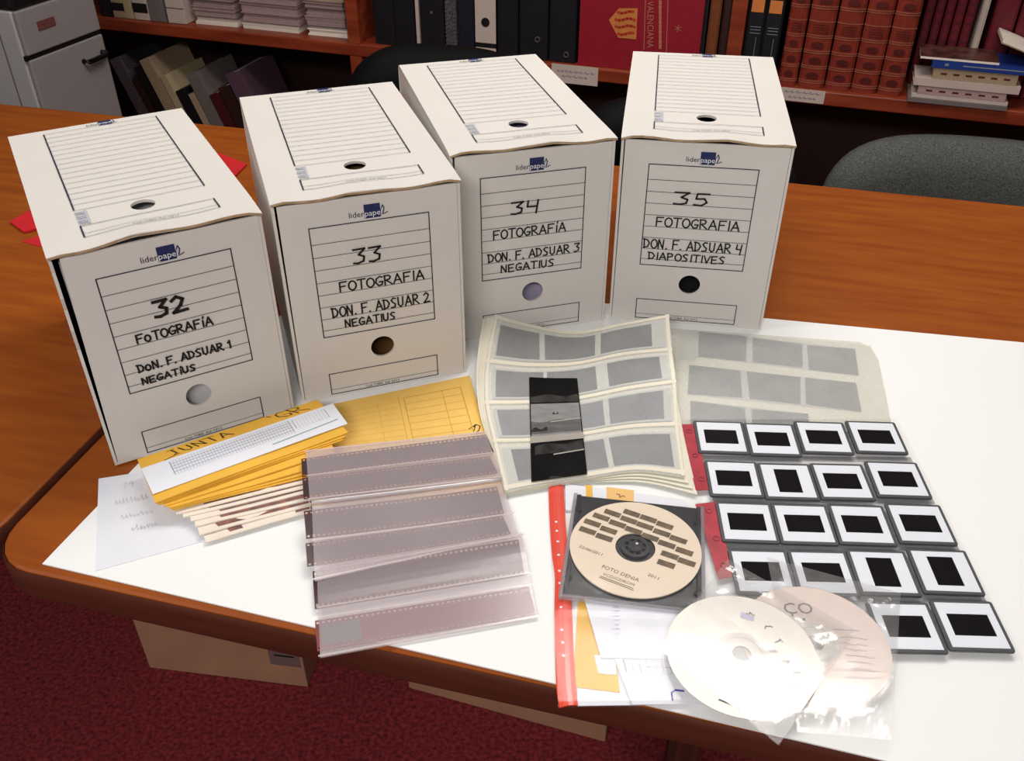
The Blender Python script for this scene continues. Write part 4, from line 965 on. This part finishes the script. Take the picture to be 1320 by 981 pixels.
for (x0, x1), lab in zip([(1252, 1283), (1285, 1316), (1318, 1349)], WN): cb_(x0, x1, M_wine, lab, 'book', 'book', 'wide dark red books', yb=140, hgt=.32, d0=.10, dep=.2)
# stack of flat books in front of them
c9 = lambda a, b_: (1160+a/8.25, 60+b_/8.25)
flat = [((55, 660), (1110, 735), .010, M_grey_binder, 'thin grey booklet at the bottom of the flat stack'), ((100, 600), (1115, 712), .008, M_white_binder, 'greenish white booklet second from the bottom of the flat stack'),
        ((170, 540), (1090, 665), .020, M_pp, 'lilac grey book third from the bottom of the flat stack'), ((120, 480), (1240, 580), .018, M_white_binder, 'pale lilac book in the middle of the flat stack'),
        ((310, 445), (1185, 565), .026, M_cream_binder, 'cream book with small print just under the blue book'), ((300, 350), (1330, 430), .018, mat('blue_cover', (30, 56, 130), .4, var=.08), 'blue book on top of the flat stack')]
z = SZ+.0004
for k, (a, b_, th_, mt, lab) in enumerate(flat):
    s0, s1 = bs(*c9(*a), -.005)[0], bs(*c9(*b_), -.005)[0]
    t = thing('flat_book', lab, 'book', bc((s0+s1)/2, .055, z), math.atan2(BD.y, BD.x), 'books lying in a flat stack'); hw = (s1-s0)/2
    dz0 = -.062+random.uniform(-.004, .004)
    obj('cover', MB().box((-hw, dz0, 0), (hw, .042, .0025)).box((-hw, dz0, th_-.0025), (hw, .042, th_)).box((-hw, dz0, .0025), (hw, dz0+.003, th_-.0025)), mt, t, world=False)
    obj('pages', MB().box((-hw+.003, dz0+.003, .0025), (hw-.003, .040, th_-.0025)), M_photo, t, world=False)
    if k == 4 or k == 2:
        m = MB(); 
        for q_ in range(6): m.stroke([(-hw*.8+q_*hw*.3, th_*.5), (-hw*.8+q_*hw*.3+hw*.12, th_*.5)], .004, lambda x, y: Vector((x, dz0-.0006, y)))
        obj('spine_print', m, M_enc_dark, t, world=False)
    if k == 5:
        m = MB(); m.stroke([(-hw*.35, th_*.5), (hw*.9, th_*.5)], .003, lambda x, y: Vector((x, dz0-.0006, y))); m.stroke([(-hw*.72, th_*.5), (-hw*.68, th_*.5)], .006, lambda x, y: Vector((x, dz0-.0006, y))); obj('spine_print', m, M_ink_thin, t, world=False)
    z += th_+.0006
s0, s1 = bs(*c9(145, 360), .02)[0], bs(*c9(1000, 300), .02)[0]
t = thing('magazine', 'brown covered magazine lying behind the blue book on the stack', 'magazine', bc((s0+s1)/2, .046, z), math.atan2(BD.y, BD.x)); hw = (s1-s0)/2
obj('pages', MB().box((-hw, -.055, 0), (hw, .05, .005)), M_photo, t, world=False)
obj('cover', MB().box((-hw, -.055, .005), (hw, .05, .0062)), mat('brown_picture_cover', (96, 56, 48), .4, scale=30, c2=(46, 22, 22)), t, world=False)
# open cream booklet at the right on top
zz = z+.007; t = thing('open_booklet', 'cream booklet lying open and tilted on the flat stack, at the right edge', 'booklet', bc(bs(1303, 85, .0)[0], .033, zz), math.atan2(BD.y, BD.x))
obj('pages', MB().slab(lambda u, v: Vector((-.035+.14*u, .06-.11*v, .052-.058*u+.006*math.sin(u*3))), 10, 4, .006), M_photo, t, world=False)
obj('cover', MB().slab(lambda u, v: Vector((-.037+.144*u, .062-.114*v, .0455-.058*u+.006*math.sin(u*3))), 10, 4, .0015), M_cream_binder, t, world=False)
# labels stuck on the shelf edge
def shelf_label(px0, px1, py, label, z0, z1, text):
    a, b_ = bs(px0, py)[0], bs(px1, py)[0]; t = thing('shelf_label', label, 'label', bc((a+b_)/2, -.0012, (z0+z1)/2), math.atan2(BD.y, BD.x), 'paper labels on the shelf edge')
    hw = (b_-a)/2; obj('paper', MB().box((-hw, -.0008, (z0-z1)/2), (hw, .001, (z1-z0)/2)), M_white_binder, t, world=False); m = MB()
    for k in range(2):
        x = -hw*.75+k*hw*.2
        while x < hw*(.8-.2*k): l = random.uniform(.006, .014); m.stroke([(x, .006-k*.013), (x+l*.3, .010-k*.013), (x+l*.5, .005-k*.013), (x+l, .008-k*.013)], .0014, lambda xx, yy: Vector((xx, -.0012, yy))); x += l+.003
    obj('handwriting', m, mat('violet_pen', (116, 100, 130), .6), t, world=False)
shelf_label(711, 771, 97, 'white handwritten paper label on the shelf edge below the large red book', SB-.012, SZ+.002, 2)
shelf_label(1003, 1063, 125, 'white paper label on the shelf edge below the encyclopedia', SB+.004, SZ+.001, 1)

# ------------------------------------------------------------------ lower bay: leaning books
LT = .36; lean_s = [bs(141, 78, .02)[0]+math.sin(LT)*(bs(141, 78, .02)[1]+.65)/math.cos(LT)]
def leaner(py, wd, m, label, gap=.006, dep=.2, d0=.02, cap=None):
    px = 141+(lean_s[0]-lean0)*405; zt = bs(px, py, d0)[1]; L = (zt+.65)/math.cos(LT)
    t = thing('leaning_book', label, 'book', bc(lean_s[0], d0+dep/2, -.6495), math.atan2(BD.y, BD.x), 'books leaning in the lower bay')
    Rm = Matrix.Rotation(-LT, 3, 'Y'); f = lambda p: Rm @ p + Vector((0, 0, wd*math.sin(LT)*0+.0006))
    obj('cover', MB().box((0, -dep/2, 0), (.003, dep/2, L), f).box((wd-.003, -dep/2, 0), (wd, dep/2, L), f).box((.003, -dep/2, 0), (wd-.003, -dep/2+.003, L), f), m, t, world=False)
    obj('pages', MB().box((.003, -dep/2+.003, .002), (wd-.003, dep/2-.003, L-.003), f), cap or M_photo, t, world=False)
    lean_s[0] += (wd+gap)/math.cos(LT)
    return t
lean0 = lean_s[0]
for py, wd, m_, lab, cap in ((78, .040, M_silver, 'silver grey file leaning beside the grey cabinet', None), (102, .024, M_dkbrown, 'dark book leaning in the shadow beside the cabinet', None),
    (88, .030, M_black_book, 'black folder with a white top leaning left of the cream box', None), (80, .040, M_cream_binder, 'cream box file leaning, tallest in the lower bay', M_cream_binder),
    (100, .024, M_ivory, 'narrow ivory book leaning right of the cream box file', None), (118, .036, M_black_book, 'black lever file with a steel ring leaning low', None),
    (122, .022, M_cream_binder, 'thin cream book leaning against the black lever file', None), (99, .042, M_grey_binder, 'grey magazine box leaning, pale label on its end', M_grey_binder),
    (124, .038, M_dkred_b, 'dark red book leaning right of the grey magazine box', None), (116, .045, M_dkbrown, 'dark brown book leaning right of the dark red book', None), (100, .05, mat('mauve_cover', (84, 60, 74), .5), 'mauve book leaning at the right of the lower bay', None)):
    leaner(py, wd, m_, lab, cap=cap)

# ------------------------------------------------------------------ grey cabinet at far left
P1 = at(36, 77, -.026); P2 = at(131, 41, -.026); fx = (P2-P1); fx.z = 0; cwid = fx.length; fx.normalize(); ca_ = math.atan2(fx.y, fx.x)
cab = thing('metal_cabinet', 'pale grey metal cabinet with a label and a dark handle, beside the bookcase', 'cabinet', Vector((P1.x, P1.y, 0)), ca_)
zc = T-.026; top = T+.080; dpt = .55
obj('body', MB().box((0, .012, .03), (cwid, dpt, top)), M_metal_side, cab, world=False, bevel=.004)
d1_ = obj('upper_drawer', MB().box((.004, 0, zc+.006), (cwid, .011, top-.001)), M_metal_cab, cab, world=False, bevel=.003)
hz = top-.055
obj('label_holder', MB().box((.055, -.002, zc+.052), (.110, .0, zc+.072)), mat('brown_label', (104, 62, 60), .5), d1_, world=False)
d2_ = obj('lower_drawer', MB().box((.004, 0, .04), (cwid, .011, zc-.005)), M_metal_cab, cab, world=False, bevel=.003)
obj('gap_strip', MB().box((.0, .004, zc-.005), (cwid, .012, zc+.006)), M_black, cab, world=False)
hl = cwid
m = MB(); m.tube([(hl*.66, -.001, zc-.050), (hl*.66, -.018, zc-.050), (hl*.90, -.018, zc-.050), (hl*.93, -.016, zc-.046), (hl*.93, -.001, zc-.046)], .0065, 10)
obj('handle', m, M_black, d2_, world=False, smooth=True)
obj('side_groove', MB().box((-.0006, .062, .05), (.0, .066, top-.004)), M_grey_binder, cab, world=False)
dev = thing('printer', 'black device standing on top of the grey metal cabinet', 'device', cab.matrix_basis @ Vector((cwid/2, dpt/2, top)), ca_)
obj('case', MB().box((-cwid/2+.002, -dpt/2+.004, .0005), (cwid/2-.004, dpt/2, .16)), M_black, dev, world=False, bevel=.008)
obj('paper_slot', MB().box((-cwid/2+.03, -dpt/2+.001, .05), (cwid/2-.03, -dpt/2+.004, .07)), M_grey_binder, dev, world=False)

# ------------------------------------------------------------------ chairs
def pad(wd, hg, th_, curve, n=18):
    m = MB(); rows = []
    for j in range(n+1):
        for i in range(n+1):
            u, v = -1+2*i/n, -1+2*j/n
            k = (abs(u)**4+abs(v)**4)**.25 if (u or v) else 0; mx = max(abs(u), abs(v)); s_ = (mx/k if k else 1)
            x, z_ = u*s_*wd/2, v*s_*hg/2; e = (max(0, 1-mx**4))**.5
            rows.append((x, z_, e))
    N = (n+1)**2; vs = [(x, -th_*.25-th_*.75*e+curve*(x*2/wd)**2, z_) for x, z_, e in rows]+[(x, th_*.25*e+th_*.25+curve*(x*2/wd)**2, z_) for x, z_, e in rows]
    fs = []; g = lambda i, j: j*(n+1)+i
    for j in range(n):
        for i in range(n):
            fs += [(g(i, j), g(i+1, j), g(i+1, j+1), g(i, j+1)), (N+g(i, j+1), N+g(i+1, j+1), N+g(i+1, j), N+g(i, j))]
    for i in range(n): fs += [(g(i+1, 0), g(i, 0), N+g(i, 0), N+g(i+1, 0)), (g(i, n), g(i+1, n), N+g(i+1, n), N+g(i, n)), (g(0, i), g(0, i+1), N+g(0, i+1), N+g(0, i)), (g(n, i+1), g(n, i), N+g(n, i), N+g(n, i+1))]
    return m.add(vs, fs)
def shift_mb(m, d, rot=None):
    m.v = [tuple((rot @ Vector(p) if rot else Vector(p))+Vector(d)) for p in m.v]; return m
def chair(x, y, yaw, zt, wd, hg, m, label, arms=False, seat_off=-.26, legs=.26):
    t = thing('office_chair', label, 'chair', (x, y, 0), yaw)
    obj('backrest', shift_mb(pad(wd, hg, .06, -.03 if arms else -.045), (0, 0, T+zt-hg/2)), m, t, world=False, smooth=True)
    obj('seat', shift_mb(pad(wd*.98, .46, .07, 0), (0, seat_off, .46), Matrix.Rotation(math.pi/2, 3, 'X')), m, t, world=False, smooth=True)
    obj('back_bracket', MB().tube([(0, .05, T+zt-hg*.6), (0, .08, .62), (0, .06, .45), (0, seat_off*.6, .42)], .018), M_black, t, world=False, smooth=True)
    obj('post', MB().tube([(0, seat_off, .08), (0, seat_off, .43)], .025, 14), M_black, t, world=False, smooth=True)
    for k in range(5):
        a = k*2*math.pi/5+.3; dx, dy = math.cos(a), math.sin(a)
        l = obj('base_leg', MB().tube([(0, seat_off, .10), (dx*legs, seat_off+dy*legs, .07)], .018), M_black, t, world=False)
        obj('caster', MB().tube([(dx*legs-dy*.012, seat_off+dy*legs+dx*.012, .027), (dx*legs+dy*.012, seat_off+dy*legs-dx*.012, .027)], .026, 14), M_black, l, world=False)
    if arms:
        for s_ in (-1, 1): obj('armrest', MB().tube([(s_*wd*.5, -.02, T-.12), (s_*(wd*.5-.0), -.12, T-.10), (s_*(wd*.5-.0), -.30, T-.11), (s_*(wd*.5-.0), -.34, T-.2), (s_*wd*.47, -.30, .47)], .018), M_leather, t, world=False, smooth=True)
    return t
chair(.795, 1.505, math.radians(-13), .048, .50, .42, M_fabric, 'grey upholstered office chair at the far side of the table, right of box 35', seat_off=-.20)
chair(-.135, 1.94, math.radians(-14), .078, .43, .50, M_leather, 'black office chair behind the archive boxes 33 and 34', legs=.19)
chair(.345, 1.83, math.radians(-14), .004, .44, .46, M_leather, 'black armchair with low back, seen between boxes 34 and 35', True, legs=.19)

# ------------------------------------------------------------------ cartons on the floor
def carton(pl, pr, dep, hgt, label, lab=False):
    A, B = at(*pl, -T+.0005), at(*pr, -T+.0005); d = B-A; L = d.length; a = math.atan2(d.y, d.x)
    t = thing('cardboard_box', label, 'box', A, a, 'brown cartons on the floor')
    b_ = obj('carton', MB().box((0, 0, 0), (L, dep, hgt)), M_kraft, t, world=False, bevel=.002)
    for y0, y1 in ((0, dep*.49), (dep*.51, dep)): obj('flap', MB().box((.002, y0, hgt), (L-.002, y1, hgt+.003)), M_kraft, t, world=False)
    if lab:
        obj('shipping_label', MB().box((L*.80, -.0012, .055), (L*.985, -.0002, .15)), M_kraft_tape, t, world=False)
        m = MB(); f = lambda x, y: Vector((x, -.0018, y)); m.stroke([(L*.84, .10), (L*.90, .10)], .012, f); m.stroke([(L*.84, .082), (L*.95, .082)], .004, f); obj('label_print', m, M_pen, t, world=False)
carton((193, 861), (397, 886), .26, .30, 'brown carton with a label on the floor below the table seam', True)
carton((527, 887), (780, 957), .26, .26, 'brown carton on the floor mostly hidden by the table edge')
